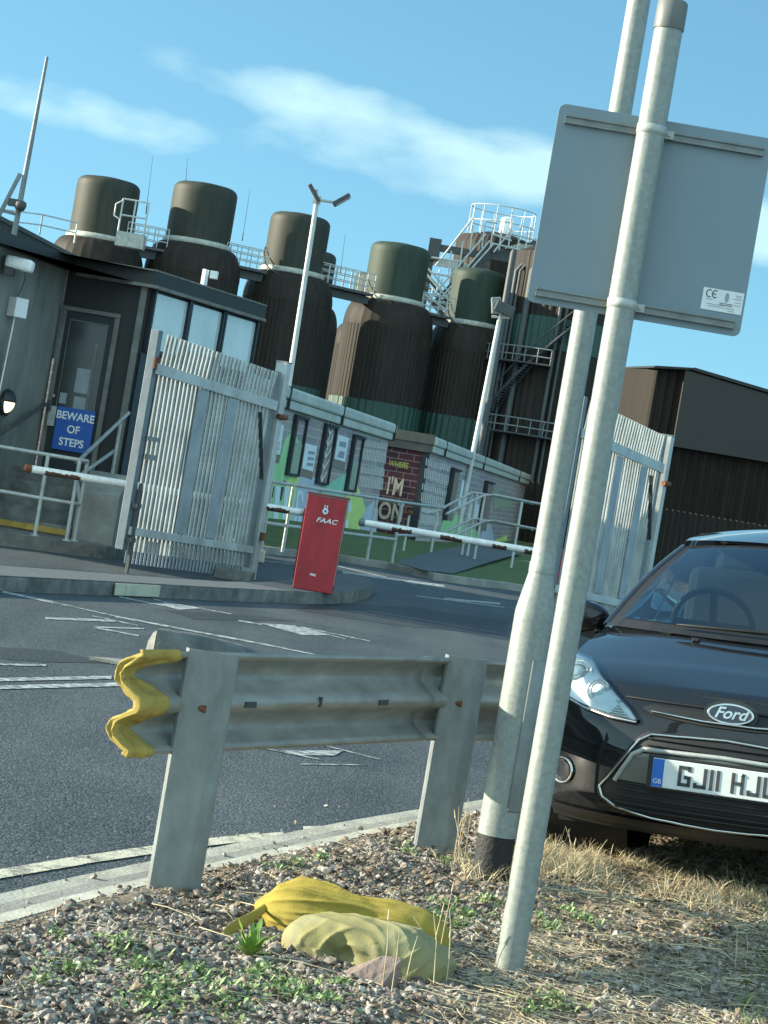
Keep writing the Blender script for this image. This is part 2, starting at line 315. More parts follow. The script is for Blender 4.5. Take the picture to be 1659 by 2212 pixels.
# ================================================================== GROUND AND ROADS
mb = MB(); mb.add([(-1500, -300, -.02), (1500, -300, -.02), (1500, 2500, -.02), (-1500, 2500, -.02)], [(0, 1, 2, 3)])
tag(mb.build('ground', pathm), kind='structure')
mb = MB(); mb.add([(-60, -20, 0), (60, -20, 0), (60, 130, 0), (-60, 130, 0)], [(0, 1, 2, 3)])
tag(mb.build('road', road_m), kind='structure')
marks = MB()
def mline(x0, y0, x1, y1, th, mbx=None, z=.004):
    a0, a1 = G(x0, y0-th/2, z), G(x0, y0+th/2, z); b0, b1 = G(x1, y1-th/2, z), G(x1, y1+th/2, z)
    n = 12; (mbx or marks).grid([[tuple(a.lerp(b, i/n)) for i in range(n+1)] for a, b in ((a1, b1), (a0, b0))], False)
def mpoly(pts, mbx=None, z=.004):
    (mbx or marks).add([tuple(G(x, y, z)) for x, y in pts], [tuple(range(len(pts)))])
for q in ((-60, 1469, 241, 1463, 7), (-60, 1486, 300, 1477, 8), (-60, 1433, 100, 1437, 4), (5, 1278, 115, 1301, 4.5), (115, 1301, 250, 1331, 1.6), (248, 1331, 594, 1396, 3.4), (594, 1396, 700, 1418, 2.5), (98, 1335, 250, 1341, 4.5),
          (200, 1330, 298, 1351, 2), (204, 1354, 312, 1358, 2.6), (204, 1355, 300, 1373, 3), (258, 1289, 330, 1304, 2.2), (330, 1293, 395, 1311, 1.5), (438, 1315, 500, 1326, 1.6),
          (515, 1340, 565, 1349, 2.5), (640, 1352, 800, 1385, 1.8), (715, 1372, 745, 1380, 2), (-30, 1156.5, 250, 1175, 2.2), (-30, 1162, 250, 1178, 1.6), (92, 1182, 240, 1200, 2.5), (150, 1188, 330, 1215, 1.8),
          (570, 1211, 640, 1219, 1.4), (700, 1216, 900, 1262, 2.2), (740, 1236, 960, 1266, 5), (900, 1287, 1090, 1312, 2), (960, 1293, 1080, 1304, 4), (560, 1614, 690, 1640, 2), (690, 1607, 820, 1640, 2), (650, 1650, 790, 1652, 1.5)): mline(*q)
mpoly([(325, 1303), (362, 1301), (440, 1314), (388, 1317)][::-1]); mpoly([(560, 1346), (640, 1351), (718, 1372), (655, 1372)][::-1]); mpoly([(606, 1621), (742, 1621), (722, 1632), (640, 1631)][::-1])
tag(marks.build('road_markings', linem), kind='structure')
em = MB()
for a, b, c, d, t in ((-40, 1894, 180, 1857, 20), (180, 1857, 420, 1822, 18), (420, 1822, 560, 1806, 16), (560, 1806, 612, 1801, 9), (655, 1788, 780, 1786, 7)): mline(a, b, c, d, t, em)
tag(em.build('edge_line', line_y), kind='structure')
asphalt_d = asphalt('asphalt_patch', (.014, .021, .027), (.06, .068, .07), 95)
pm_ = MB(); mpoly([(690, 1300), (900, 1312), (1095, 1342), (1095, 1372), (860, 1352), (640, 1318)][::-1], pm_, .002); mpoly([(-40, 1395), (120, 1405), (235, 1432), (90, 1430), (-40, 1420)][::-1], pm_, .002); mpoly([(360, 1318), (560, 1330), (640, 1342), (420, 1338)][::-1], pm_, .002)
tag(pm_.build('road_patch', asphalt_d), kind='structure')
# kerb channel along the verge
vedge = [G(x, y, .02) for x, y in ((-120, 2038), (0, 2002), (150, 1960), (320, 1917), (430, 1892), (600, 1852), (760, 1816), (880, 1790), (1000, 1768), (1110, 1750))]
d_ = (vedge[-1]-vedge[-3]).normalized(); vedge += [vedge[-1]+d_*s for s in (1.2, 3, 6, 10)]
vedge = [vedge[0]-(vedge[1]-vedge[0]).normalized()*s for s in (6, 2.5, 1)]+vedge
def offs(pl, d):
    out = []
    for i, p in enumerate(pl):
        t = (pl[min(i+1, len(pl)-1)]-pl[max(i-1, 0)]); t.z = 0; t.normalize(); out.append(p+Vector((-t.y, t.x, 0))*d)
    return out
for nm, d0, d1, z, m in (('kerb_edge', 0, .075, .03, concrete_l), ('gutter', .078, .165, .006, concrete), ('gutter_apron', .168, .245, .005, concrete_l)):
    a, b = offs(vedge, d0), offs(vedge, d1); k = MB()
    k.grid([[(p.x, p.y, z) for p in a], [(p.x, p.y, z-(.008 if nm == 'kerb_edge' else 0)) for p in b]], False)
    if z > .01:
        k.grid([[(p.x, p.y, z-.008) for p in b], [(p.x, p.y, 0) for p in b]], False)
        k.grid([[(p.x, p.y, -.02) for p in a], [(p.x, p.y, z) for p in a]], False)
    tag(k.build(nm, m), kind='structure')
# verge heightfield right of the kerb edge
def vz(x, y):
    return .035+.022*fbm(x, y, 0, 3, 4)+.012*fbm(x, y, 5, 14, 3)+.03*max(0, min(1, (x-1.5)/1.5))
rows = []
NX, NY = 150, 240
def edge_x(y):
    for a, b in zip(vedge, vedge[1:]):
        if min(a.y, b.y) <= y <= max(a.y, b.y) and abs(b.y-a.y) > 1e-6: return a.x+(b.x-a.x)*(y-a.y)/(b.y-a.y)
    return vedge[0].x if y < vedge[0].y else vedge[-1].x
for j in range(NY+1):
    y = 3.5+(15.5-3.5)*j/NY; x0 = edge_x(y)+.004; row = []
    for i in range(NX+1):
        x = x0+(9-x0)*(i/NX)**1.5; z = vz(x, y)
        if i == 0: z = -.02
        elif i < 6: z = .028+(z-.028)*i/6
        row.append((x, y, z))
    rows.append(row)
mb = MB(); mb.grid(rows); tag(mb.build('verge', soil), kind='structure')
# traffic island with kerb
isl = [(-220, 1231), (0, 1244), (250, 1257), (480, 1270), (600, 1276), (700, 1281), (765, 1279), (800, 1270), (810, 1259), (795, 1247), (760, 1240), (730, 1240), (690, 1244), (640, 1250), (560, 1257), (480, 1256), (360, 1248), (0, 1221), (-220, 1206)]
P = [G(x, y, .13) for x, y in isl]; mb = MB(); n = len(P); mb.add([(p.x, p.y, .13) for p in P], [tuple(range(n))[::-1]])
tag(mb.build('traffic_island', pathm), kind='structure')
k = MB(); out = [(p.x, p.y) for p in P]; c0 = sum((Vector(p) for p in out), Vector((0, 0)))/n
k.grid([[(x, y, .0) for x, y in out+out[:1]], [(x, y, .105) for x, y in out+out[:1]], [(x+(c0.x-x)*.002, y+(c0.y-y)*.006, .134) for x, y in out+out[:1]]], False)
tag(k.build('island_kerb', kerb_d), kind='structure')
a, b = G(250, 1258, .13), G(345, 1263, .13); dd = (b-a).normalized(); nn = Vector((dd.y, -dd.x, 0))
k = MB(); k.bar(a+nn*.008-Vector((0, 0, .062)), a.lerp(b, .22)+nn*.008-Vector((0, 0, .062)), .012, .11); k.bar(a.lerp(b, .23)+nn*.008-Vector((0, 0, .062)), b+nn*.008-Vector((0, 0, .062)), .012, .11)
tag(k.build('kerb_stones', kerb_p), kind='structure')
# pavement before the gatehouse
pv = [G(-200, 1127, .15), G(0, 1150, .15), G(120, 1166, .15), G(232, 1181, .15)]
pv = pv+[Vector((-3.0, 28.6, .15)), Vector((-2.3, 32.0, .15)), Vector((-2.3, 40, .15)), Vector((-14, 40, .15)), Vector((-14, pv[0].y, .15))]
mb = MB(); mb.prism([(p.x, p.y, -.02) for p in pv], (0, 0, .17)); tag(mb.build('pavement', kerb_d), kind='structure')
# lawn, its kerb, the path over it
kp = [(470, 1168), (550, 1179), (640, 1188), (738, 1199), (838, 1215), (938, 1238), (1020, 1250), (1098, 1259), (1300, 1292)]
ke = [G(x, y, .12) for x, y in kp]
def lawn_z(x, y): return .12+.30*max(0, min(1, (y-39)/5))*max(0, min(1, (1.2-x)/3.2))+.03*fbm(x, y, 0, .4, 3)*max(0, min(1, (y-40)/3))
rows = []
for t in range(41):
    row = []
    for i in range(41):
        f = i/40*(len(ke)-1); j = min(int(f), len(ke)-2); p = ke[j].lerp(ke[j+1], f-j); y = p.y+.15+(100-p.y)*(t/40)**2; x = p.x*(1+ (y-p.y)/p.y*.9)
        row.append((x, y, lawn_z(x, y) if t else .12))
    rows.append(row)
mb = MB(); mb.grid(rows); tag(mb.build('lawn', lawn), kind='structure')
k = MB(); f2 = [p+Vector((0, .15, 0)) for p in ke]
k.grid([[(p.x, p.y, 0) for p in ke], [(p.x, p.y, .115) for p in ke], [(p.x, p.y+.02, .125) for p in ke], [(p.x, p.y+.16, .125) for p in ke]], False); tag(k.build('lawn_kerb', concrete), kind='structure')
pp = [(846, 1213), (900, 1199), (988, 1181), (1028, 1179), (1080, 1186), (1126, 1195), (1056, 1219), (980, 1239), (916, 1232)]
mb = MB(); mb.add([(q.x, q.y, .19 if q.y > 41 else .135) for q in (G(x, y, .19 if y < 1205 else .135) for x, y in pp)], [tuple(range(len(pp)))]); tag(mb.build('path', pathm), kind='structure')

# ================================================================== TANKS
def tank(x, y, D0, label, rcap=2.0, rb=2.95, ztop=18.2, zring=14.1, zsh=12.2, capm=olive, green=True, zg=7.0, hose=True, group='storage tanks in the row'):
    t = thing('storage_tank', label, 'tank', (x, y, 0), 0, group)
    N = 240; mod = lambda k: .035 if k % 4 in (0, 1) else -.0
    b = MB(); b.lathe([(rb, zg if green else 0), (rb, 9), (rb, 10.5), (rb, zsh)], N, mod, smooth=False); b.build('body', brown, t)
    s_ = MB(); pr = []
    for i in range(13):
        a = i/12*pi/2; pr.append((rcap+.12+(rb-rcap-.12)*cos(a)+.03, zsh+(zring-zsh)*sin(a)))
    s_.lathe(pr, 60, lambda k: .02 if k % 2 else 0, smooth=False); s_.build('shoulder', brown, t)
    r = MB(); r.lathe([(rcap+.02, zring-.1), (rcap+.17, zring-.1), (rcap+.15, zring+.28), (rcap+.01, zring+.34)], 48); r.build('ring', palering, t)
    c = MB(); c.lathe([(rcap*.99, zring+.2), (rcap, zring+1), (rcap*1.0, ztop-.8)]+[(rcap-.55+.55*cos(a), ztop-.62+.5*sin(a)) for a in [i*pi/12 for i in range(1, 7)]]+[(rcap*.4, ztop-.02), (0, ztop+.03)], 64); c.build('cap', capm, t)
    if green:
        g = MB(); g.lathe([(rb+.12, 0), (rb+.12, zg), (rb-.05, zg+.02)], 160, lambda k: .05 if k % 4 in (0, 1) else 0, smooth=False); g.build('base_cladding', green_c, t)
    if hose:
        h = MB(); pts = []
        for i in range(13):
            q = i/12; a = radians(200+72*q); rr = rcap+.1+.5*q*(1-q)*2+.35*q; pts.append((rr*cos(a), rr*sin(a), zring+1.5-1.9*q-.5*sin(q*pi)))
        h.tube(pts, .045, 6)
        for i in range(0): pass
        h.build('cable', steel_d, t)
    return t
def tx(px, py, D): p = W(px, py, D); return p.x
TD = [('first storage tank, olive capped, directly above the gatehouse doorway', 229, 440, 145, 17.9, olive, False), ('second storage tank, olive capped, behind the gatehouse roof corner', 437, 460, 147, 18.8, olive, False),
      ('third storage tank, olive capped, just behind the tall twin headed lamp post', 641, 530, 150.5, 18.3, olive, True), ('fourth storage tank, green capped, with a sunlit brown flank', 856, 600, 155.5, 18.0, greenish, True), ('fifth storage tank, green capped, smallest looking, behind the leaning lamp post', 1028, 650, 158.5, 17.5, greenish, True)]
tanks = []
for i, (lb, px, py, D, zt, cm_, hs) in enumerate(TD):
    tanks.append(tank(tx(px, py, D), D, D, lb, ztop=zt, zring=zt-4.1, zsh=zt-6.0, capm=cm_, hose=hs, rcap=(2.02, 2.08, 2.0, 2.05, 1.87)[i], rb=(2.98, 3.05, 2.95, 3.05, 2.80)[i]))
tank(tx(668, 590, 185), 185, 185, 'dark tank top almost hidden behind the third tank', ztop=19.5, zring=15, zsh=13, hose=False, group='back row tanks')
tank(tx(816, 620, 190), 190, 190, 'small looking tank top peeping out left of the fourth tank', ztop=18.9, zring=14.4, zsh=12.5, capm=greenish, hose=False, group='back row tanks')
def railing_line(mb, pts, h, r, rails=3, step=1.5):
    pts = [Vector(p) for p in pts]
    for a, b in zip(pts, pts[1:]):
        n = max(1, int((b-a).length/step))
        for i in range(n+1):
            p = a.lerp(b, i/n); mb.tube([p, p+Vector((0, 0, h))], r, 6)
        for k in range(rails):
            z = Vector((0, 0, h*(k+1)/rails)); mb.tube([a+z, b+z], r, 6)
def walkway(i, j, z, label, ins=(2.0, 2.0), yo=-1.2):
    a, b = tanks[i].location.copy(), tanks[j].location.copy(); a.z = b.z = z; d = (b-a).normalized(); a += d*ins[0]; b -= d*ins[1]; a.y += yo; b.y += yo
    t = thing('walkway', label, 'walkway', (a+b)/2, 0, 'walkways between the tanks')
    m = MB(); m.bar(a-Vector((0, 0, .12)), b-Vector((0, 0, .12)), 1.1, .18); nrm = Vector((-d.y, d.x, 0))
    m.bar(a+nrm*.2-Vector((0, 0, .5)), b+nrm*.2-Vector((0, 0, .5)), .5, .5); m.build('deck', steel_d, t, True)
    r = MB()
    for s_ in (-.52, .52): railing_line(r, [a+nrm*s_, b+nrm*s_], 1.25, .035, 3, .62)
    r.build('handrail', steel_l, t, True)
walkway(0, 1, 14.0, 'caged walkway bridging the first and second tanks', (1.7, 1.9))
walkway(1, 2, 14.0, 'walkway with open handrails bridging the second and third tanks')
walkway(2, 3, 14.1, 'walkway with open handrails bridging the third and fourth tanks')
walkway(3, 4, 13.7, 'low walkway bridging the fourth and fifth tanks', (2.0, 1.9))
t = thing('access_platform', 'pale steel access platform with hooped rail beside the first tank', 'platform', W(283, 515, 141.5)); c = t.location; m = MB(); m.box(c-Vector((0, 0, .15)), (1.75, 1.1, .9)); m.build('deck', palering, t, True)
m = MB(); railing_line(m, [c+Vector((-.8, -.5, .3)), c+Vector((.8, -.5, .3))], 2.0, .06, 2, .75); m.tube([c+Vector((-.8, -.5, 1)), c+Vector((-1.2, -.5, 1.2)), c+Vector((-1.2, -.5, 1.9)), c+Vector((-.8, -.5, 2.2))], .05, 6); m.build('handrail', steel_l, t, True)
for k, (x0, y0, x1, y1, lb) in enumerate(((315, 462, 330, 338, 'thin whip aerial right beside the first tank'), (401, 395, 405, 342, 'short thin whip aerial on top of the second tank'), (523, 520, 540, 410, 'thin whip aerial right beside the second tank'), (735, 590, 746, 505, 'thin whip aerial between the third and fourth tanks'))):
    b_ = W(x0, y0, 143); p_ = W(x1, y1, 143); t = thing('whip_aerial', lb, 'aerial', b_, 0, 'whip aerials'); m = MB(); m.tube([b_, b_.lerp(p_, .15)], .035, 5); m.build('base', steel_d, t, True); m = MB(); m.tube([b_.lerp(p_, .15), p_], [.02, .012], 5); m.build('rod', steel_d, t, True)

# round tower behind with roof cage and stair
c = W(1078, 520, 178); zt = c.z
t = thing('round_tower', 'round brown tower with a railed roof cage behind the fifth tank', 'tower', (c.x, c.y, 0)); rr = 3.25
m = MB(); m.lathe([(rr, 0), (rr, 12), (rr, zt-.6), (rr-.25, zt)], 160, lambda k: .04 if k % 4 < 2 else 0, smooth=False); m.lathe([(rr-.3, zt-.02), (1.2, zt+.5), (0, zt+.6)], 48); m.build('body', brown, t)
m = MB(); m.lathe([(.55, zt+.4), (.55, zt+1.7), (.3, zt+1.8), (0, zt+1.8)], 20, c=(.4, -.8, 0)); m.build('vent', white, t)
m = MB(); R = 2.55
for z in (1.2, 2.4): m.tube([(R*cos(a), R*sin(a), zt+z) for a in [i*2*pi/36 for i in range(37)]], .045, 5)
for i in range(14): a = i*2*pi/14; m.tube([(R*cos(a), R*sin(a), zt), (R*cos(a), R*sin(a), zt+2.4)], .04, 5)
m.build('roof_cage', steel_l, t)
t = thing('stair_tower', 'steel stair tower with pale zigzag handrails between fourth and fifth tanks', 'staircase', (tx(990, 600, 170), 170, 0)); D = 170
def WP(x, y, d=0): return W(x, y, D+d)
m = MB()
for (x0, y0, x1, y1) in ((938, 655, 1048, 540), (948, 672, 1058, 557), (925, 600, 985, 668), (905, 620, 965, 690), (1105, 590, 1165, 548)): m.bar(WP(x0, y0), WP(x1, y1), .7, .32)
m.bar(WP(934, 533), WP(1110, 562), .5, .5); m.bar(WP(1050, 532), WP(1036, 600), .9, .9, (0, 1, 0)); m.bar(WP(1048, 534), WP(1118, 552), .4, .5); m.bar(WP(1118, 552), WP(1160, 520), .4, .4)
for x0, y0 in ((936, 535), (1000, 545), (1118, 552)): m.bar(WP(x0, y0), Vector((WP(x0, y0).x, D, 0)), .35, .35, (0, 1, 0))
m.box(WP(937, 545)+Vector((0, 0, .2)), (.9, .9, 1.6)); m.build('frame', steel_d, t, True)
m = MB()
for (x0, y0, x1, y1) in ((945, 628, 1050, 505), (952, 645, 1058, 520), (965, 640, 1066, 527), (940, 575, 1022, 470), (925, 580, 985, 648), (920, 590, 975, 655), (912, 632, 962, 668), (1062, 505, 1105, 520), (1050, 478, 1075, 482), (1066, 545, 1105, 497), (1105, 505, 1160, 520), (1060, 525, 1160, 548), (918, 672, 960, 684), (932, 556, 1000, 566), (932, 590, 1000, 602), (910, 690, 960, 705)): m.tube([WP(x0, y0, -1), WP(x1, y1, -1)], .075, 6)
for x0, y0 in ((950, 600), (975, 560), (1000, 540), (1022, 505), (1048, 500), (1066, 500), (1085, 505), (1105, 500), (1125, 505), (1140, 520), (935, 640), (955, 620)): m.tube([WP(x0, y0-18, -1), WP(x0-7, y0+36, -1)], .065, 6)
m.box(WP(975, 572), (3.3, .2, .55)); m.build('handrail', steel_l, t, True)
m = MB()
for i in range(26): p = WP(945+104*i/25, 662-113*i/25, .3); m.box(p, (.35, 1.0, .06))
m.build('treads', palering, t, True); m = MB()
for i in range(14): p = WP(915+60*i/13, 607+72*i/13, .3); m.box(p, (.35, 1.0, .06))
m.build('treads', palering, t, True); m = MB()
for i in range(6): m.box(WP(1118+i*6, 540-i*1.5), (1.8, .7, .1))
m.build('treads', palering, t, True)
# big silo with spiral stair
D = 157.4; cxx = W(1216, 700, D).x; t = thing('grain_silo', 'broad dark silo with a spiral stair, behind the steel sign panel', 'silo', (cxx, D, 0)); R = 3.95
m = MB(); m.lathe([(R, 0), (R, 12.4)], 200, lambda k: .05 if k % 4 < 2 else 0, smooth=False); m.lathe([(R, 14.6), (R, 19)], 200, lambda k: .05 if k % 4 < 2 else 0, smooth=False); m.lathe([(R+.05, 19), (1.5, 20.3), (0, 20.5)], 60); m.build('body', brown, t)
m = MB(); m.lathe([(R+.02, 12.4), (R+.06, 12.45), (R+.06, 14.6), (R, 14.62)], 200, lambda k: .05 if k % 4 < 2 else 0, smooth=False); m.build('green_band', green_c, t)
m = MB(); st = MB()
for i in range(58):
    a = radians(176+112*i/58); z = 4.6+i*.19; R2 = R+.55; m.box((R2*cos(a), R2*sin(a), z), (.95, .34, .06), Matrix.Rotation(a, 3, 'Z'))
for off in (.15, 1.0):
    st.tube([((R+off)*cos(radians(176+112*i/29)), (R+off)*sin(radians(176+112*i/29)), 4.5+i*.38) for i in range(30)], .09, 5)
st.tube([((R+1.0)*cos(radians(176+112*i/29)), (R+1.0)*sin(radians(176+112*i/29)), 5.6+i*.38) for i in range(30)], .05, 5)
m.build('treads', steel_d, t); st.build('stringers', steel_d, t)
m = MB()
for a_d, r_ in ((205, .16), (212, .10), (228, .22), (262, .14), (268, .09)):
    a = radians(a_d); x_, y_ = (R+.28)*cos(a), (R+.28)*sin(a); m.tube([(x_, y_, 0), (x_, y_, 17.5), (x_*.8, y_*.8, 18.6)], r_, 8)
m.build('downpipe', steel_d, t)
for zz_, a0, a1 in ((11.2, 190, 262), (6.4, 215, 285)):
    m = MB(); m.lathe([(R+.1, zz_), (R+1.25, zz_), (R+1.25, zz_+.12), (R+.1, zz_+.12)], 16, None, radians(a0), radians(a1)); m.build('landing', steel_d, t)
    m = MB()
    for h_ in (.55, 1.1): m.tube([((R+1.2)*cos(radians(a)), (R+1.2)*sin(radians(a)), zz_+h_) for a in np.linspace(a0, a1, 12)], .05, 5)
    for a in np.linspace(a0, a1, 8): m.tube([((R+1.2)*cos(radians(a)), (R+1.2)*sin(radians(a)), zz_), ((R+1.2)*cos(radians(a)), (R+1.2)*sin(radians(a)), zz_+1.1)], .04, 5)
    m.build('landing_rail', galv_d, t)
p0, p1 = W(1086, 684, 140), W(1113, 540, 140); m = MB(); m.tube([Vector((p0.x, 140, 0)), Vector((p0.x, 140, p1.z-.2)), Vector((p0.x, 140, p1.z))], [.2, .2, .12], 8); tag(m.build('vent_pipe', steel_d), 'tall dark vent pipe rising above the leaning lamp post head', 'pipe')

# warehouse at right
def corr(mb, p0, p1, z0, z1a, z1b, pitch=.3, dep=.05, z1mid=None):
    p0, p1 = Vector(p0), Vector(p1); d = p1-p0; L = d.length; d.normalize(); nn = Vector((d.y, -d.x, 0)); n = int(L/pitch)*4
    bot, top = [], []
    for i in range(n+1):
        s_ = L*i/n; o = nn*(dep if i % 4 in (1, 2) else 0); p = p0+d*s_+o; f = i/n
        if z1mid: zf = z1a+(z1mid[1]-z1a)*f/z1mid[0] if f < z1mid[0] else z1mid[1]+(z1b-z1mid[1])*(f-z1mid[0])/(1-z1mid[0])
        else: zf = z1a+(z1b-z1a)*f
        bot.append((p.x, p.y, z0)); top.append((p.x, p.y, zf))
    mb.grid([bot, top], False)
D = 90; xc = W(1398, 900, D).x; xr = W(1494, 805, D).x; xe = 32
brown_w = mat('warehouse_cladding', (.016, .013, .011), .65, 0, .3, 3, col2=(.032, .024, .018), stretch=(1, 1, .12), spec=.12)
t = thing('warehouse', 'long brown corrugated warehouse with shallow gable behind the parked car', 'warehouse', (xr, D, 0))
m = MB(); corr(m, (xc, D, 0), (xe, D, 0), 0, 7.75, 3.8+1.6, .34, .07, ((xr-xc)/(xe-xc), 7.95)); m.build('front_wall', brown_w, t, True)
m = MB(); xs_ = W(1350, 800, D+26).x; corr(m, (xs_, D+26, 0), (xc, D, 0), 0, 9.4, 7.75, 1.5, .35); corr(m, (xe, D, 0), (xe, D+40, 0), 0, 5.4, 5.4, .5, .1); m.build('side_wall', brown_w, t, True)
m = MB(); m.prism([(xr-.3, D-.5, 4.9), (xe+.3, D-.5, 4.9), (xe+.3, D-.5, 5.35), (xr-.3, D-.5, 7.93)], (0, .42, 0)); m.build('upper_cladding', mat('upper_panel', (.034, .030, .026), .6, 0, .12, .6), t, True)
m = MB(); m.add([(xs_-.1, D+26, 9.46), (xc-.1, D-.6, 7.85), (xr, D-.6, 8.02), (xr, D+40, 8.4)], [(0, 1, 2, 3)]); m.add([(xr, D-.6, 8.02), (xe+.4, D-.6, 5.4), (xe+.4, D+40, 5.6), (xr, D+40, 8.4)], [(0, 1, 2, 3)]); m.build('roof', darkclad, t, True, solid=.12)
m = MB(); corr(m, (W(1400, 1100, 78).x, 78, 0), (30, 78, 0), 0, 2.3, 2.3, .2, .05); tag(m.build('boundary_fence', brown, solid=.02), 'low dark corrugated boundary fence in front of the warehouse', 'fence')

# ================================================================== MURAL BUILDINGS
def wallbox(t, A, B, depth, z0, zA, zB, m, name, uvs=1.0):
    A, B = Vector(A), Vector(B); d = (B-A); L = d.length; d.normalize(); nn = Vector((-d.y, d.x, 0))
    if nn.x > 0: nn = -nn
    q = [A, B, B+nn*depth, A+nn*depth]; mb = MB(); vs = [(p.x, p.y, z0) for p in q]+[(p.x, p.y, z) for p, z in zip(q, (zA, zB, zB, zA))]
    idx = 0
    for i in range(4):
        j = (i+1) % 4; b_ = len(mb.v); mb.add([vs[i], vs[j], vs[4+j], vs[4+i]], [(0, 1, 2, 3)]); ll = (q[j]-q[i]).length
        for k_, u in zip(range(4), ((0, z0), (ll*uvs, z0), (ll*uvs, vs[4+j][2]), (0, vs[4+i][2]))): mb.uv[b_+k_] = u
    mb.add(vs[4:], [(0, 1, 2, 3)]); return mb.build(name, m, t, True)
class Facade:        # s = metres along the wall, z = height, n = proud distance
    def __init__(s, A, B): s.A = Vector(A); s.d = (Vector(B)-s.A); s.L = s.d.length; s.d.normalize(); s.n = Vector((s.d.y, -s.d.x, 0))
    def p(s, a, z, n=0): q = s.A+s.d*a+s.n*n; return Vector((q.x, q.y, z))
    def px(s, x, y):     # where the view ray through a picture point meets the wall
        d = ray(x, y); k = (s.A-Vector((0, 0, H))).dot(s.n)/d.dot(s.n); q = Vector((0, 0, H))+d*k; return ((q-s.A).dot(s.d), q.z)
    def poly(s, mb, pts, n=.004, th=.004): mb.prism([s.p(a, z, n) for a, z in pts], tuple(s.n*th))
    def ppoly(s, mb, pts, n=.004, th=.004): s.poly(mb, [s.px(x, y) for x, y in pts], n, th)
    def box(s, mb, a0, a1, z0, z1, n0, n1): mb.prism([s.p(a0, z0, n0), s.p(a1, z0, n0), s.p(a1, z1, n0), s.p(a0, z1, n0)], tuple(s.n*(n1-n0)))
    def text(s, mb, st, a, z, w, h, n=.006, bold=.0, align='CENTER'):
        text_into(mb, st, h*1.35, frame(s.p(a, z, n), s.d, (0, 0, 1)), .002, bold, align, w)
A0 = Vector((-2.47, 44, 0)); A1 = Vector((-.19, 58, 0)); dirA = (A1-A0).normalized(); A0 = A0-dirA*6.0
t = thing('mural_building', 'low brick building with painted mural and pale coping behind the red cabinet', 'building', (A0.x, A0.y, 0))
FA = Facade(A0, A1); zp = 3.04
wallbox(t, A0, A1, 6, -.3, zp-.42, zp-.42, muralbrick, 'wall', .35)
def copings(F_, t, cuts, zb, zt, m1=coping):
    c = MB(); F_.box(c, -.05, F_.L+.12, zb+.18, zt, -.3, .16); c.build('coping', m1, t, True, bevel=.05)
    c = MB(); F_.box(c, -.05, F_.L+.10, zb, zb+.172, -.28, .12); c.build('coping', m1, t, True, bevel=.02)
    c = MB()
    for a in cuts: F_.box(c, a-.05, a+.05, zb-.01, zt+.012, -.31, .172)
    c.build('joint_strap', joint, t, True)
cutA = [FA.px(x, y)[0] for x, y in ((612, 845), (730, 880), (842, 925))]
copings(FA, t, cutA, zp-.42, zp)
k6 = 450/1659*.6636
def z6(x, y): return (564+x*k6, 849.4+y*k6)
def z6p(l): return [z6(*p) for p in l]
mg, ml, mbl, mt_, mw, mx_, mo, mbw = MB(), MB(), MB(), MB(), MB(), MB(), MB(), MB()
FA.ppoly(mg, z6p([(40, 1560), (60, 830), (210, 850), (280, 560), (350, 470), (380, 400), (470, 660), (450, 960), (300, 1050), (300, 1600)]), .004)
FA.ppoly(mt_, z6p([(690, 1150), (820, 1080), (1010, 960), (1100, 920), (1130, 1000), (1120, 1200), (1200, 1330), (1150, 1660), (1000, 1650), (690, 1600)]), .005)
FA.ppoly(ml, z6p([(300, 1050), (440, 960), (460, 1020), (420, 1160), (330, 1610), (290, 1600)]), .006); FA.ppoly(ml, z6p([(980, 1700), (1010, 1240), (1150, 1110), (1210, 1250), (1245, 1390), (1200, 1520), (1170, 1720)]), .010)
FA.ppoly(mbl, z6p([(420, 1160), (470, 980), (640, 1010), (720, 1150), (690, 1600), (330, 1610)]), .005); FA.ppoly(mbl, z6p([(1170, 1720), (1240, 1400), (1360, 1280), (1400, 1400), (1370, 1730)]), .006)
mg.build('mural_hill', m_green, t, True); mt_.build('mural_hill', m_teal, t, True); ml.build('mural_hill', m_lime, t, True); mbl.build('mural_field', m_blue, t, True)
for pl in ([(160, 360), (260, 380), (215, 740), (90, 700)], [(525, 600), (660, 640), (610, 940), (480, 900)], [(915, 495), (1045, 535), (995, 825), (870, 785)]):
    FA.ppoly(mw, z6p(pl), .012, .012)
    x0, y0 = pl[3]; FA.ppoly(mbw, z6p([(x0-10, y0-30), (pl[2][0]+20, pl[2][1]-40), (pl[2][0]-5, pl[2][1]+100), (x0-30, y0+90)]), .007)
mw.build('poster', m_white, t, True); mbw.build('mural_ground', m_brown, t, True)
FA.ppoly(mx_, z6p([(150, 430), (180, 420), (170, 490), (140, 490)]), .026); FA.ppoly(mx_, z6p([(115, 570), (212, 590), (200, 680), (100, 660)]), .026)
for i in range(3): FA.ppoly(mx_, z6p([(560-i*10+i*2, 690+i*70), (630-i*10, 700+i*70), (625-i*10, 735+i*70), (550-i*10, 725+i*70)]), .026)
FA.ppoly(mx_, z6p([(935, 570), (1010, 590), (1000, 650), (925, 630)]), .026); FA.ppoly(mx_, z6p([(930, 690), (990, 700), (975, 780), (900, 760)]), .026); mx_.build('poster_print', ink_l, t, True)
pt = MB()
for i in range(5): x = 118+i*19; FA.ppoly(pt, z6p([(x, 590+i*3), (x+9, 592+i*3), (x-2, 655+i*3), (x-10, 653+i*3)]), .032)
pt.build('poster_lettering', m_white, t, True)
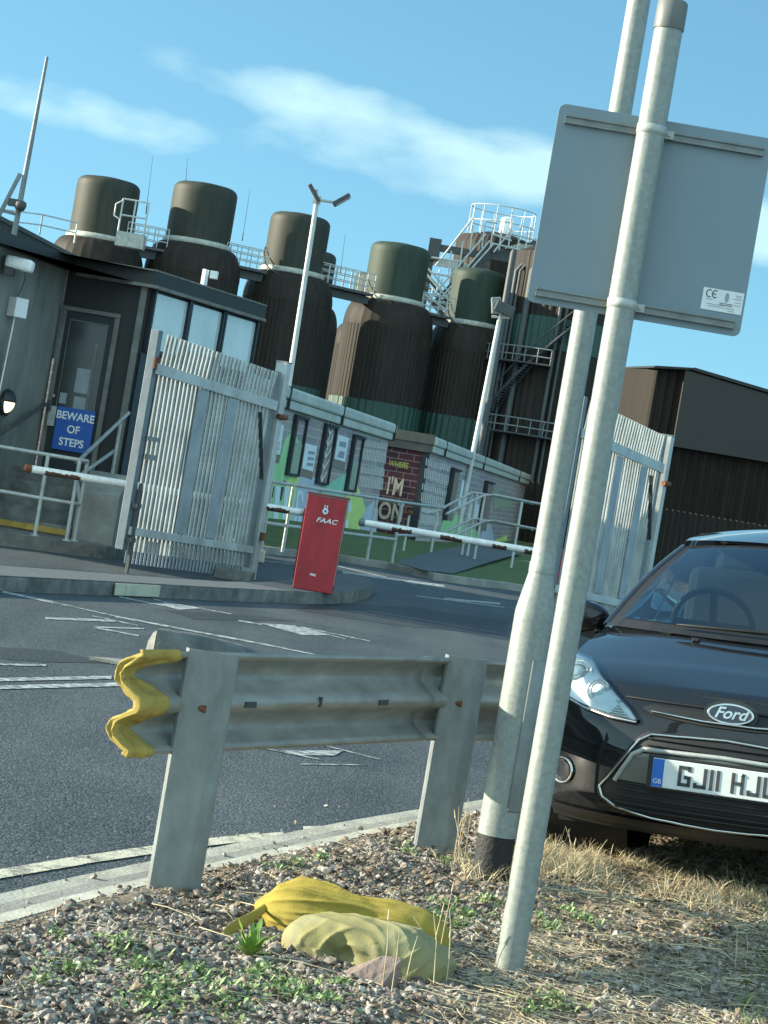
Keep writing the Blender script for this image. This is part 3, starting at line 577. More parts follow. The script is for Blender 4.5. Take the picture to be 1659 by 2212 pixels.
for pl, lb in (([(395, 240), (545, 300), (430, 1020), (275, 960)], 'a'), ([(755, 350), (890, 400), (790, 1115), (635, 1075)], 'b'), ([(1100, 480), (1215, 530), (1120, 1195), (985, 1165)], 'c')):
    q = [FA.px(*z6(*p)) for p in pl]; a0, a1 = (q[0][0]+q[3][0])/2, (q[1][0]+q[2][0])/2; z1, z0 = (q[0][1]+q[1][1])/2, (q[2][1]+q[3][1])/2
    w = MB(); FA.box(w, a0, a0+.13*(a1-a0), z0, z1, .016, .09); FA.box(w, a1-.06*(a1-a0), a1, z0, z1, .016, .06); FA.box(w, a0+.165*(a1-a0), a1-.065*(a1-a0), z1-.06, z1, .016, .10); FA.box(w, a0+.165*(a1-a0), a1-.065*(a1-a0), z0, z0+.05, .016, .08); fr_ = w.build('window_surround', darkframe, t, True)
    w = MB(); FA.box(w, a0+.17*(a1-a0), a1-.07*(a1-a0), z0+.055, z0+.55*(z1-z0), .014, .02)
    w.build('painted_panel', m_olive if lb == 'a' else (m_brown if lb == 'b' else m_olive), t, True)
    if lb == 'b':
        g_ = MB(); 
        for i in range(6):
            zz = z0+.2+i*.26; mid = (a0+a1)/2
            for sg in (-1, 1): g_.prism([FA.p(mid, zz-.16, .024), FA.p(mid, zz-.10, .024), FA.p(mid+sg*.28*(a1-a0), zz+.14, .024), FA.p(mid+sg*.28*(a1-a0), zz+.07, .024)], tuple(FA.n*.004))
        FA.box(g_, mid-.03, mid+.03, z0+.1, z1-.15, .024, .028); g_.build('painted_plant', m_text, t, True)
# rows of pale painted lettering, right part of the first wall
tx_ = MB()
for r_ in range(2):
    for i in range(17):
        for (ya, yb) in ((560, 640), (660, 800)) if r_ == 0 else ((880, 960), (985, 1120)):
            f = i/16; x = 1235+270*f-(ya-560)*.115; y = ya+40*f*(1 if r_ == 0 else .7)
            jit = random.uniform(-8, 8)
            FA.ppoly(tx_, z6p([(x, y+jit), (x+8, y+3+jit), (x+8-(yb-ya)*.1, yb+40*f), (x-(yb-ya)*.1, yb-3+40*f)]), .008, .003)
tx_.build('painted_lettering', m_text, t, True)
big = MB(); 
for (x0, ww) in ((45, 55), (170, 60), (280, 50)): FA.ppoly(big, z6p([(x0, 1110), (x0+ww, 1125), (x0+ww-45, 1580), (x0-40, 1560)]), .013, .004)
for pl in ([(20, 1040), (70, 1010), (105, 1080), (100, 1110), (20, 1100)], [(430, 1160), (490, 1170), (500, 1300), (480, 1310), (470, 1210), (440, 1230), (430, 1400), (405, 1390)], [(390, 1480), (420, 1480), (400, 1620), (380, 1620)], [(440, 1480), (470, 1480), (450, 1630), (430, 1620)], [(1040, 1290), (1075, 1310), (1080, 1400), (1060, 1430), (1035, 1400)], [(1010, 1480), (1040, 1550), (1030, 1690), (990, 1700)]): FA.ppoly(big, z6p(pl), .013, .004)
big.build('painted_letter', m_white, t, True)
sil = MB()
for pl in ([(265, 1040), (310, 1070), (300, 1105), (250, 1100)], [(120, 1110), (150, 1120), (130, 1250), (110, 1230)], [(235, 1120), (265, 1130), (230, 1290), (215, 1280)]): FA.ppoly(sil, z6p(pl), .019, .003)
sil.build('painted_bird', ink, t, True)
# second building
B0 = Vector((.93, 60, 0)); B1 = Vector((5.5, 94, 0)); dB = (B1-B0).normalized(); B1 = B1+dB*1.0
t = thing('mural_building', 'second mural building, with a dark painted brick end wall beyond the first', 'building', (B0.x, B0.y, 0))
FB = Facade(B0, B1); nB = Vector((-dB.y, dB.x, 0)); E0 = B0+nB*4.99-dB*.004; E1_ = B0-dB*.004; FE = Facade(E0, E1_)
wallbox(t, B0, B1, 5, -.3, 2.52, 2.52, muralbrick, 'wall', .3); mb = MB(); q4 = [E0-dB*.02, E1_-dB*.02]; mb.add([(q4[0].x, q4[0].y, -.3), (q4[1].x, q4[1].y, -.3), (q4[1].x, q4[1].y, 2.5), (q4[0].x, q4[0].y, 2.5)], [(0, 1, 2, 3)]); mb.uv = {0: (0, -.3), 1: (5, -.3), 2: (5, 2.5), 3: (0, 2.5)}; mb.build('end_wall', darkbrick, t, True)
FE.A = FE.A-dB*.021
k = 500/1659*.6636
def z7(x, y): return (1230*.6636+x*k, 1400*.6636+y*k)
def z7p(l): return [z7(*p) for p in l]
copings(FB, t, [FB.px(*z7(x, y))[0] for x, y in ((680, 190), (1100, 370), (1490, 510))], 2.52, 2.94)
c = MB(); FE.box(c, -.3, FE.L+.06, 2.5, 2.72, -.3, .10); FE.box(c, -.3, FE.L+.08, 2.725, 2.98, -.3, .14); c.build('cornice', coping_d, t, True)
c = MB(); FE.box(c, FE.L-.2, FE.L+.01, -.2, 2.5, .004, .03); c.build('corner_pier', darkframe, t, True)
def elet(st, x, y, hpx, m, nm, w=.75, bold=.008):
    c = MB(); a, z = FE.px(*z7(x, y)); h = hpx*k*61/4920; FE.text(c, st, a, z, w, h, .008, bold); c.build(nm, m, t, True)
elet("I'M", 185, 620, 190, m_cream, 'end_wall_lettering', .58, .012); elet("ON", 140, 890, 190, m_cream, 'end_wall_lettering', .66, .012)
elet("WHERE", 225, 375, 62, m_yell, 'end_wall_lettering', .75, .003)
c = MB()
for i in range(14):
    for (ya, yb, x0, x1, sk) in ((300, 380, 520, 770, .32), (410, 520, 505, 755, .36), (580, 650, 478, 735, .28), (665, 770, 470, 725, .3), (840, 890, 480, 640, .18), (910, 1010, 460, 650, .18)):
        f = i/13; x = x0+(x1-x0)*f; y = ya+(x-x0)*sk+random.uniform(-8, 8); FB.ppoly(c, z7p([(x, y), (x+9, y+3), (x+2, y+yb-ya), (x-7, y+yb-ya-3)]), .006, .003)
c.build('painted_lettering', m_text, t, True)
c = MB(); c2 = MB(); c3 = MB(); c4 = MB(); c5 = MB()
FB.ppoly(c, z7p([(670, 1090), (690, 950), (800, 990), (840, 900), (920, 960), (950, 1060), (1090, 1080), (1100, 1170), (800, 1130)])); c.build('mural_hill', m_green, t, True)
FB.ppoly(c2, z7p([(1260, 1190), (1400, 1130), (1390, 1220), (1270, 1215)])); c2.build('mural_hill', m_lime, t, True)
FB.ppoly(c3, z7p([(1100, 1170), (1150, 1010), (1220, 1020), (1260, 1215)])); c3.build('mural_field', m_blue, t, True)
FB.ppoly(c4, z7p([(905, 540), (985, 565), (935, 875), (855, 845)]), .010, .008)
for x in (985, 1060): FB.ppoly(c4, z7p([(x, 800), (x+32, 808), (x+10, 960), (x-22, 950)]), .010, .004)
c4.build('poster', m_white, t, True)
FB.ppoly(c5, z7p([(930, 590), (955, 640), (930, 720), (905, 690)]), .022, .003); c5.build('poster_print', ink_l, t, True)
for pl in ([(780, 400), (885, 440), (790, 1000), (695, 970)], [(1150, 540), (1250, 590), (1160, 1110), (1060, 1085)]):
    q = [FB.px(*z7(*p)) for p in pl]; a0, a1 = (q[0][0]+q[3][0])/2, (q[1][0]+q[2][0])/2; z1, z0 = q[0][1], q[3][1]
    w = MB(); FB.box(w, a0, a0+.14*(a1-a0), z0, z1, .012, .12); FB.box(w, a0+.145*(a1-a0), a1, z1-.05, z1, .012, .08); w.build('window_surround', darkframe, t, True)
    w = MB(); FB.box(w, a0+.15*(a1-a0), a1, z0, z1-.055, .010, .016); w.build('painted_panel', m_brown, t, True)
c = MB(); FB.ppoly(c, z7p([(1245, 780), (1275, 600), (1300, 640), (1310, 740), (1450, 770), (1430, 850), (1300, 830), (1260, 880)]), .005); c.build('painted_leaves', m_olive, t, True)
m = MB(); corr(m, (W(1098, 1100, 96).x, 96, 0), (W(1160, 1100, 96).x+3, 96, 0), 0, 2.7, 2.7, .25, .05); tag(m.build('metal_hoarding', brown, solid=.02), 'dark corrugated hoarding at the far end of the second mural building', 'hoarding')
# small painted planter below end wall
# ================================================================== LAMP POSTS IN THE YARD
def pole_thing(name, label, base, top, r0, r1):
    t = thing(name, label, 'lamp post', base, 0, 'lamp posts in the yard'); m = MB(); m.tube([base, base.lerp(top, .02), top], [r0*1.5, r0, r1], 12); m.build('pole', steel_l, t, True)
    m = MB(); m.box(base+Vector((0, 0, .02)), (.4, .4, .04)); m.build('base_plate', steel_d, t, True); return t
tp = W(685, 432, 62); bs = Vector((tp.x+.12, 62, .1)); t = pole_thing('lamp_post', 'tall pale lamp post with two angled floodlight heads', bs, tp, .085, .065)
m = MB(); m.tube([tp-Vector((.05, 0, 0)), tp+Vector((.55, 0, .02))], .04, 8); m.box(tp, (.2, .2, .2)); m.tube([tp, tp+Vector((-.06, 0, .28))], .04, 8); m.build('crossarm', steel_l, t, True)
for (x, y, ang) in ((679, 418, 52), (738, 432, -40)):
    c = W(x, y, 61.9); m = MB(); m.box(c, (.52, .42, .11), Matrix.Rotation(radians(ang), 3, 'Y')); hd = m.build('floodlight', steel_d, t, True, bevel=.02)
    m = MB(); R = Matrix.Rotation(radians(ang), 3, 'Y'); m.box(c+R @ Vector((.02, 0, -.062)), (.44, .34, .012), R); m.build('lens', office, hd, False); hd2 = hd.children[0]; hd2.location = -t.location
tp = W(1079, 690, 70); bs = Vector((W(1018, 972, 70).x, 70, .1)); t = pole_thing('lamp_post', 'leaning pale lamp post with a dark clustered head before the fifth tank', bs, tp, .085, .07)
m = MB(); c = W(1090, 668, 70); m.box(c, (.62, .5, .34), Matrix.Rotation(.25, 3, 'Y')); m.build('floodlight', steel_d, t, True, bevel=.04)
m = MB(); c = W(1072, 660, 70); m.box(c, (.3, .3, .5), Matrix.Rotation(-.2, 3, 'Y')); m.build('floodlight', galv_d, t, True, bevel=.03)
m = MB(); m.tube([tp, W(1085, 668, 70)], .06, 8); m.tube([tp+Vector((-.25, 0, .05)), tp+Vector((.3, 0, .1))], .04, 8); m.build('bracket', steel_l, t, True)

# ================================================================== GATEHOUSE
C1 = Vector((-3.47, 29.5, 0)); C2 = Vector((-2.24, 32.4, 0)); C0 = Vector((-4.58, 29.6, 0)); Cw = Vector((-5.2, 26.75, 0))
t = thing('gatehouse', 'grey rendered gatehouse with dark fascia, glazed door and three pale windows', 'building', (C1.x, C1.y, 0))
foot = [C0, C1, C2, Vector((-2.7, 36, 0)), Vector((-10, 36, 0)), Vector((-10, 26.75, 0)), Cw]
FD, FWn, FWl = Facade(C0, C1), Facade(C1, C2), Facade(Cw, C0)
m = MB(); m.prism([(p.x, p.y, .1) for p in (Cw, C0, Vector((-4.7, 30.2, 0)), Vector((-10, 30.2, 0)), Vector((-10, 26.75, 0)))], (0, 0, 3.4)); m.build('side_wall', render_w, t, True)
m = MB(); m.prism([(p.x, p.y, .1) for p in (C0+Vector((.02, .02, 0)), C1+Vector((0, .02, 0)), C2+Vector((-.02, 0, 0)), Vector((-2.7, 36, 0)), Vector((-4.6, 36, 0)))], (0, 0, 3.38)); m.build('wall', darkclad, t, True)
rf = [FWl.p(-.1, 0, .12), FWl.p(FWl.L-.1, 0, .12), FD.p(.1, 0, .12), FD.p(FD.L+.08, 0, .10), FWn.p(FWn.L+.04, 0, .10), Vector((-2.6, 36.2, 0)), Vector((-10.2, 36.2, 0)), Vector((-10.2, 26.6, 0))]
m = MB(); m.prism([(p.x, p.y, 3.485) for p in rf], (0, 0, .17)); m.build('fascia', darkclad, t, True)
m = MB(); FD.box(m, .15, FD.L+.13, 3.44, 3.482, .02, .13); FWn.box(m, .02, FWn.L+.04, 3.44, 3.482, .02, .13); FD.box(m, 0, FD.L+.1, 3.658, 3.68, -.2, .11); FWn.box(m, .0, FWn.L+.04, 3.658, 3.68, -.2, .11); m.build('trim', flange, t, True)
# door
qd = [FD.px(x, y) for x, y in ((142, 679), (250, 693))]; a0, a1 = max(.1, qd[0][0]), qd[1][0]
m = MB(); FD.box(m, a0-.06, a0, .92, 2.98, .0, .07); FD.box(m, a1, a1+.06, .92, 2.98, .0, .07); FD.box(m, a0-.06, a1+.06, 2.985, 3.04, .0, .07); dr = m.build('door_frame', flange, t, True, bevel=.004)
m = MB(); FD.box(m, a0, a1, .92, 2.98, .0, .035); dr = m.build('door', darkframe, t, True)
def part_on(mb, nm, m_, par):
    o = mb.build(nm, m_); l = par.parent.location if par.parent else Vector(); o.parent = par; o.location = -Vector(l); return o
m = MB(); FD.box(m, a0+.07, a1-.08, 1.72, 2.86, .036, .042); part_on(m, 'glass', officeglass, dr)
m = MB(); FD.box(m, a0+.06, a0+.068, 1.7, 2.88, .036, .055); FD.box(m, a1-.078, a1-.07, 1.7, 2.88, .036, .055); FD.box(m, a0+.07, a1-.08, 2.865, 2.878, .036, .055); FD.box(m, a0+.07, a1-.08, 1.7, 1.716, .036, .055); part_on(m, 'glazing_bead', flange, dr)
m = MB(); FD.box(m, a0+.26, a0+.46, 1.95, 2.27, .044, .047); FD.box(m, a0+.09, a0+.18, 1.78, 1.92, .044, .047); FD.box(m, a0+.28, a0+.47, 1.74, 1.9, .044, .047); part_on(m, 'notice', ink_l, dr)
m = MB(); FD.box(m, a0+.44, a0+.48, 1.72, 2.62, .044, .05); part_on(m, 'blind_cord', flange, dr)
m = MB(); FD.box(m, a0-.01, a0+.085, 1.47, 1.73, .072, .09); part_on(m, 'lock_plate', galv, dr)
m = MB(); FD.box(m, a0+.005, a0+.035, 1.84, 1.88, .036, .09); part_on(m, 'handle', chrome, dr)
# windows
def wpx(x, y): return FWn.px(x, y)
for i, (xa, xb) in enumerate(((331, 402), (409, 475), (483, 548))):
    a0_ = wpx(xa, 640+ (xa-331)*.33)[0]; a1_ = wpx(xb, 640+(xb-331)*.33)[0]
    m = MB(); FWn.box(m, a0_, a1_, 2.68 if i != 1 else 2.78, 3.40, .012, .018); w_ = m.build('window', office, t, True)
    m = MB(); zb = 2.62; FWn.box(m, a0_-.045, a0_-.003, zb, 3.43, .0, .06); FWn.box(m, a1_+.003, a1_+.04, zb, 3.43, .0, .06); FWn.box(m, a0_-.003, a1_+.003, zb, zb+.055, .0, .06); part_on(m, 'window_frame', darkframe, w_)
m = MB(); FWn.box(m, .02, FWn.L-.02, .9, 2.6, .004, .02); m.build('lower_panel', darkframe, t, True)
m = MB(); FWn.box(m, FWn.L*.42, FWn.L*.45, 3.66, 3.9, .0, .05); m.box(FWn.p(FWn.L*.47, 3.85, .1), (.1, .16, .1)); m.build('roof_bracket', white, t, True)
m = MB(); FD.box(m, FD.L-.10, FD.L-.02, .9, 3.44, .004, .05); m.build('corner_trim', flange, t, True)
# sign
m = MB(); zc = FD.px(162, 930); t2 = thing('warning_sign', 'blue sign in white capitals on the gatehouse door, warning of steps', 'sign', FD.p(zc[0], zc[1], .12))
FD.box(m, zc[0]-.25, zc[0]+.25, zc[1]-.28, zc[1]+.28, .085, .10); m.build('panel', bluesign, t2, True, bevel=.006)
m = MB()
for s_, dz in (("BEWARE", .17), ("OF", -.0), ("STEPS", -.17)): FD.text(m, s_, zc[0], zc[1]+dz, .92, .105, .103, .003)
m.build('lettering', white, t2, True)
# steps and cheek wall
m = MB(); N = 5
for i in range(N):
    y0 = 27.75+i*.29; m.prism([(x, y, .14) for x, y in ((-4.98, y0), (-3.72, y0), (-3.72, y0+(.288 if i < N-1 else .6)), (-4.98, y0+(.288 if i < N-1 else .6)))], (0, 0, .15*(i+1)))
t = thing('entrance_steps', 'dark concrete steps with a worn yellow edge leading up to the gatehouse door', 'steps', (-4.4, 27.7, .14)); m.build('flight', kerb_d, t, True)
m = MB(); m.box((-4.35, 27.735, .21), (1.22, .02, .07)); m.build('nosing', mat('nosing_yellow', (.42, .27, .05), .7, 0, .3, 12), t, True)
m = MB(); m.prism([(-3.70, 27.7, .14), (-3.70, 27.7, .75), (-3.70, 28.4, 1.0), (-3.70, 29.4, 1.0), (-3.70, 29.4, .14)], (.5, 0, 0)); m.build('cheek_wall', concrete, t, True)
# railings in front
def wp(x, y, D): return W(x, y, D)
t = thing('pipe_railing', 'grey two rail pipe railing along the pavement below the steps', 'railing', wp(75, 1155, 27.2)); m = MB()
Dr = 27.15
for x, y in ((-90, 1128), (75, 1157), (143, 1168), (160, 1169)):
    b_ = G(x, y, .15); m.tube([b_, b_+Vector((0, 0, .98))], .024, 8)
    m.lathe([(.05, .0), (.05, .012), (0, .013)], 12, c=tuple(b_))
m.build('post', galv, t, True); m = MB()
for z in (1.12, .60):
    pts = [G(-90, 1128, .15), G(75, 1157, .15), G(143, 1168, .15), G(160, 1169, .15)]
    m.tube([Vector((p.x, p.y, z)) for p in pts], .024, 8)
for z in (1.12, .6):
    p = G(160, 1169, .15); m.tube([Vector((p.x, p.y, z)), W(165, 1000 if z > 1 else 1032, 27.5), W(278 if z > 1 else 250, 892 if z > 1 else 972, 29.2)], .024, 8)
m.build('rail', galv, t, True)
m = MB(); b_ = W(262, 906, 29.0); m.tube([Vector((b_.x, b_.y, .7)), b_], .022, 8); m.build('post', galv, t, True)
m = MB(); a_h = FWl.p(FWl.L-.05, 1.78, .09); b_h = FWl.p(FWl.L-1.75, 1.2, .09); m.tube([a_h, b_h], .022, 8); m.box(a_h-Vector((0, 0, .05)), (.05, .1, .14)); m.box(b_h-Vector((0, 0, .05)), (.05, .1, .14)); tag(m.build('wall_handrail', steel_d), 'dark handrail sloping up the grey wall beside the steps', 'handrail')
# wall lamp, flood camera box, junction box on the grey wall
def wallpt(x, y, n=0):
    a, z = FWl.px(x, y); return FWl.p(a, z, n), a, z
p, a, z = wallpt(8, 870); t = thing('bulkhead_light', 'round lit bulkhead lamp with black hood on the grey gatehouse wall', 'lamp', p); yaw = math.atan2(FWl.n.y, FWl.n.x)
m = MB(); m.T = Matrix.Translation(p) @ Matrix.Rotation(yaw, 4, 'Z') @ Matrix.Rotation(pi/2, 4, 'Y'); m.lathe([(.155, 0), (.16, .05), (.135, .06)], 32); m.build('base', darkframe, t, True)
def dome(r, up_, s_=1.0):
    m = MB(); m.T = Matrix.Translation(p) @ Matrix.Rotation(yaw, 4, 'Z'); rows = []
    for i in range(13):
        th = (pi/2*i/12) if up_ else (-pi/2*i/12); rows.append([(.03+r*.75*cos(th)*sin(ph), r*cos(th)*cos(ph), .02+r*sin(th)) for ph in [pi*j/16 for j in range(17)]])
    m.grid(rows); return m
dome(.155, True).build('hood', darkframe, t, True, solid=.004); dome(.14, False).build('diffuser', lampglow, t, True)
m = MB(); m.tube([p-Vector((0, 0, .15)), p-Vector((0, 0, .9))], .012, 6); m.build('conduit', steel_d, t, True)
p, a, z = wallpt(45, 572, .2); t = thing('floodlight', 'white weathered floodlight housing on a bracket high on the grey wall', 'floodlight', p)
m = MB(); fy = p.y-.55; q0, q1 = W(14, 563, fy), W(72, 578, fy); m.bar(q0, q1, .24, .15); m.build('housing', white, t, True, bevel=.04)
m = MB(); m.box(W(22, 585, fy), (.1, .2, .12)); m.bar(W(-20, 588, fy), W(28, 585, fy), .03, .03); m.tube([W(52, 582, p.y), W(55, 600, p.y), W(48, 622, p.y), W(38, 640, p.y)], .008, 6); m.tube([W(30, 590, p.y), W(32, 620, p.y), W(24, 640, p.y), W(18, 650, p.y)], .008, 6); m.build('bracket', steel_d, t, True)
p, a, z = wallpt(22, 662, .08); t = thing('junction_box', 'pale square junction box below the white floodlight on the grey wall', 'box', p)
m = MB(); m.box(p, (.2, .2, .24), Matrix.Rotation(.9, 3, 'Z')); m.build('box', paper, t, True, bevel=.008); m = MB(); m.tube([p-Vector((0, 0, .1)), p-Vector((.05, 0, 1.5))], .01, 6); m.build('cable', white, t, True)
# mast
b_, tp = Vector((W(14, 600, 31.5).x, 31.5, 3.7)), W(85, 120, 31.5); tp.x = b_.x+.05
t = thing('mast', 'thin grey mast with diagonal brace on the gatehouse roof', 'mast', b_); m = MB(); m.tube([b_, b_.lerp(tp, .5), tp], [.04, .036, .022], 8); m.build('pole', steel_l if 0 else galv_d, t, True)
m = MB(); m.bar(W(44, 375, 31.5), W(-30, 520, 31.5), .05, .05); m.bar(W(5, 455, 31.5), W(42, 465, 31.5), .04, .04); m.build('brace', galv_d, t, True)
m = MB(); c = W(44, 445, 31.4); m.lathe([(0, -.08), (.06, -.06), (.085, 0), (.08, .05), (.03, .08), (0, .08)], 14, c=tuple(c)); m.box(c+Vector((-.1, 0, .03)), (.14, .1, .1)); m.build('dome_camera', steel_d, t, True)
# shed behind gatehouse with roof rail
A_, B_ = W(-150, 420, 36), W(172, 568, 52); A_.z = 5.0; 
t = thing('corrugated_shed', 'dark corrugated shed with a rail on its roof, left of the first tank', 'shed', (B_.x, B_.y, 0)); m = MB()
A2 = W(-40, 460, 40); corr(m, (A2.x, A2.y, 0), (B_.x, B_.y, 0), 0, W(-40, 460, 40).z, B_.z, .22, .06); corr(m, (B_.x, B_.y, 0), (B_.x-8, B_.y+12, 0), 0, B_.z, B_.z, .22, .06); m.build('wall', darkclad, t, True, solid=.02)
m = MB(); n_ = Vector((-.5, .6, 0)); 
a, b = Vector((A2.x, A2.y, A2.z)), Vector((B_.x, B_.y, B_.z)); m.bar(a+Vector((0, 0, .05)), b+Vector((0, 0, .05)), .2, .08); m.build('roof_edge', darkclad, t, True)
m = MB(); rp = [W(30, 505, 56), W(90, 520, 57), W(165, 535, 58)]
for p in rp: p.z = 5.0
rp[0] = W(-30, 490, 55); railing_line(m, [W(-30, 495, 55), W(85, 508, 57), W(160, 525, 58)], .52, .022, 2, 1.4); m.build('roof_rail', steel_l, t, True)

# ================================================================== GATES
def gate(E0, E1, label, H0=2.62, sag=(0, -.12), gap=.2, brace_end=1, npk=29, plates=(.38, .62)):
    E0, E1 = Vector(E0), Vector(E1); d = E1-E0; L = d.length; t = thing('palisade_gate', label, 'gate', E0, math.atan2(d.y, d.x), 'palisade gate leaves')
    sl = lambda a: sag[0]+(sag[1]-sag[0])*a/L
    def vbox(mb, a, w, n0, n1, z0, z1): mb.prism([(a-w/2, n0, z0+sl(a-w/2)), (a+w/2, n0, z0+sl(a+w/2)), (a+w/2, n0, z1+sl(a+w/2)), (a-w/2, n0, z1+sl(a-w/2))], (0, n1-n0, 0))
    def hbox(mb, z, h, n0, n1, a0=0, a1=L): mb.prism([(a0, n0, z-h/2+sl(a0)), (a1, n0, z-h/2+sl(a1)), (a1, n0, z+h/2+sl(a1)), (a0, n0, z+h/2+sl(a0))], (0, n1-n0, 0))
    for a in (.05, L-.05):
        m = MB(); vbox(m, a, .1, -.05, .05, gap, H0+.02); m.build('stile', stile_m, t, bevel=.006)
    for z in (2.22, .42):
        m = MB(); hbox(m, z, .12 if z > 1 else .09, -.092, -.056, .04, L-.04); m.build('rail', fence_m, t, bevel=.005)
    for i in range(npk):
        m = MB()
        a = .2+(L-.4)*i/(npk-1); skip = any(abs(a-pl*L) < .0 for pl in plates)
        if skip: continue
        z0, z1 = gap+.0, H0; ns = 7; tw = random.uniform(-.008, .008)
        for j in range(ns):
            za, zb = z0+(z1-z0)*j/ns, z0+(z1-z0)*(j+1)/ns
            f = lambda z: -.03*max(0, (z-2.3)/.35)**1.5
            wa = .050*(1 if za < H0-.12 else .9); wob = lambda z: tw*sin(z*2)+(random.uniform(-.007, .007) if z > 2.35 else 0)
            oa, ob = wob(za), wob(zb); n0 = -.036
            m.add([(a-wa/2+oa, n0+f(za), za+sl(a)), (a+wa/2+oa, n0+f(za), za+sl(a)), (a+wa/2+ob, n0+f(zb), zb+sl(a)), (a-wa/2+ob, n0+f(zb), zb+sl(a))], [(0, 1, 2, 3)])
            m.add([(a-wa/2+oa, n0+f(za), za+sl(a)), (a-wa/2+oa, n0-.017+f(za), za+sl(a)), (a-wa/2+ob, n0-.017+f(zb), zb+sl(a)), (a-wa/2+ob, n0+f(zb), zb+sl(a))], [(0, 1, 2, 3)])
            m.add([(a+wa/2+oa, n0+f(za), za+sl(a)), (a+wa/2+oa, n0-.017+f(za), za+sl(a)), (a+wa/2+ob, n0-.017+f(zb), zb+sl(a)), (a+wa/2+ob, n0+f(zb), zb+sl(a))], [(0, 1, 2, 3)])
        m.build('picket', fence_m, t, solid=.003)
    m = MB()
    for i in range(int(npk*1.2)):
        a = .15+(L-.3)*i/(npk*1.2-1); vbox(m, a, .045, -.03, -.024, gap-.14, gap+.14)
    m.build('skirt_pickets', fence_d, t)
    for pl in plates: m = MB(); vbox(m, pl*L, .28, -.075, -.069, gap+.28, 2.15); m.build('plate', fence_d, t)
    m = MB(); m.bar((L*.86, -.07, 2.1+sl(L)), (L*.97, -.07, 1.3+sl(L)), .015, .05, (0, 1, 0)); m.build('brace', steel_d, t)
    return t, L
gz = .0
E0 = Vector((-2.80, 24.95, .05)); E1 = Vector((-1.58, 28.15, .05))
t, L = gate(E0, E1, 'open palisade gate leaf on the left with drop bolt, beside the red cabinet', sag=(.0, -.10))
m = MB(); m.bar((.08, -.1, .95), (.08, -.1, -.1), .035, .035, (0, 1, 0)); m.box((.08, -.09, .7), (.12, .06, .05)); m.box((.08, -.09, .32), (.12, .06, .05)); m.build('drop_bolt', steel_d, t)
m = MB(); m.box((.04, -.062, 2.28), (.125, .02, .13)); m.build('rust_patch', rust, t)
m = MB(); m.box((.2, -.1, 1.25), (.2, .05, .06)); m.box((.2, -.1, 1.45), (.24, .03, .05)); m.build('slide_latch', galv_d, t)
def gpost(p, label, h=2.72, w=.15):
    t = thing('gate_post', label, 'gate post', p, radians(70), 'gate posts'); m = MB(); m.box((0, 0, h/2), (w, w, h)); m.build('post', fence_m, t, bevel=.008)
    m = MB(); m.box((0, 0, h+.008), (w+.01, w+.01, .015)); m.build('cap', galv_d, t)
    m = MB(); m.tube([(-.1, -.08, 2.05), (.0, -.13, 2.05), (.1, -.1, 2.05)], .035, 8); m.tube([(0, -.10, .5), (0, -.10, .6)], .035, 8); m.build('hinge', rust, t)
gpost(E1+Vector((.05, .13, -.05)), 'galvanised hinge post at the right end of the left gate leaf')
E0 = Vector((2.0, 26, .05)); E1 = Vector((3.36, 29.1, .05))
gate(E0, E1, 'open palisade gate leaf on the right, behind the sign post', sag=(.12, -.04), npk=29, plates=(.46, .76))
gpost(E1+Vector((.06, .15, -.05)), 'galvanised hinge post of the right gate leaf, behind the car roof', 2.66, .17)
c = G(500, 1254, .0); m = MB()
m.prism([(c.x-.22, c.y-.1, 0), (c.x+.22, c.y-.12, 0), (c.x+.25, c.y+.12, 0), (c.x-.2, c.y+.14, 0)], (.02, .01, .14)); tag(m.build('gate_stop', kerb_d, bevel=.02), 'dark concrete gate stop at the foot of the left gate leaf', 'block')
c = G(552, 1214, .0); m = MB(); m.prism([(c.x-.13, c.y-.1, 0), (c.x+.13, c.y-.1, 0), (c.x+.11, c.y+.1, 0), (c.x-.12, c.y+.1, 0)], (.0, .0, .2)); tag(m.build('marker_block', kerb_p, bevel=.03), 'small pale cream marker block on the ground right of the left gate', 'block')

# ================================================================== RED CABINET AND BOOMS
cb = G(674, 1277, .13); t = thing('barrier_cabinet', 'tall red barrier cabinet standing on the traffic island', 'cabinet', cb, radians(-2)); w, dp, hh = .445, .34, 1.065
m = MB(); m.box((0, dp/2, hh/2), (w, dp, hh)); m.build('body', red_d, t, bevel=.008)
m = MB(); m.box((0, -.006, hh/2), (w-.006, .012, hh-.012)); m.build('door', red, t, bevel=.004)
m = MB(); m.box((0, dp/2-.01, hh+.012), (w+.02, dp+.03, .024)); m.build('lid', red_d, t, bevel=.005)
m = MB(); m.box((w/2+.006, .06, .55), (.02, .09, .11)); m.build('lock_box', boomdark, t)
m = MB(); m.box((w/2+.003, .02, .6), (.006, .02, 1.0)); m.box((0, -.014, hh+.004), (w+.018, .006, .018)); m.build('edge_trim', palering, t)
fr_ = lambda x, z: Matrix.Translation((x, -.014, z)) @ Matrix.Rotation(pi/2, 4, 'X')
m = MB(); text_into(m, "FAAC", .075, fr_(.03, hh-.27), .001, .001, 'CENTER', 1.25, .25); m.T = fr_(-.0, hh-.15)
m.add([(cos(i*pi/8)*.032, sin(i*pi/8)*.036-.012, .001) for i in range(16)], [tuple(range(16))]); m.box((-.014, .04, .0005), (.011, .03, .003)); m.box((.014, .04, .0005), (.011, .03, .003)); m.T = Matrix.Identity(4); m.build('logo', paper, t)
m = MB(); m.T = fr_(0, hh-.162); m.box((0, 0, .003), (.026, .026, .003)); m.build('logo_centre', plate_b, t)
m = MB(); text_into(m, "PMS", .038, fr_(-.02, .18), .001, .001, 'CENTER', 1.0); m.build('label', paper, t)
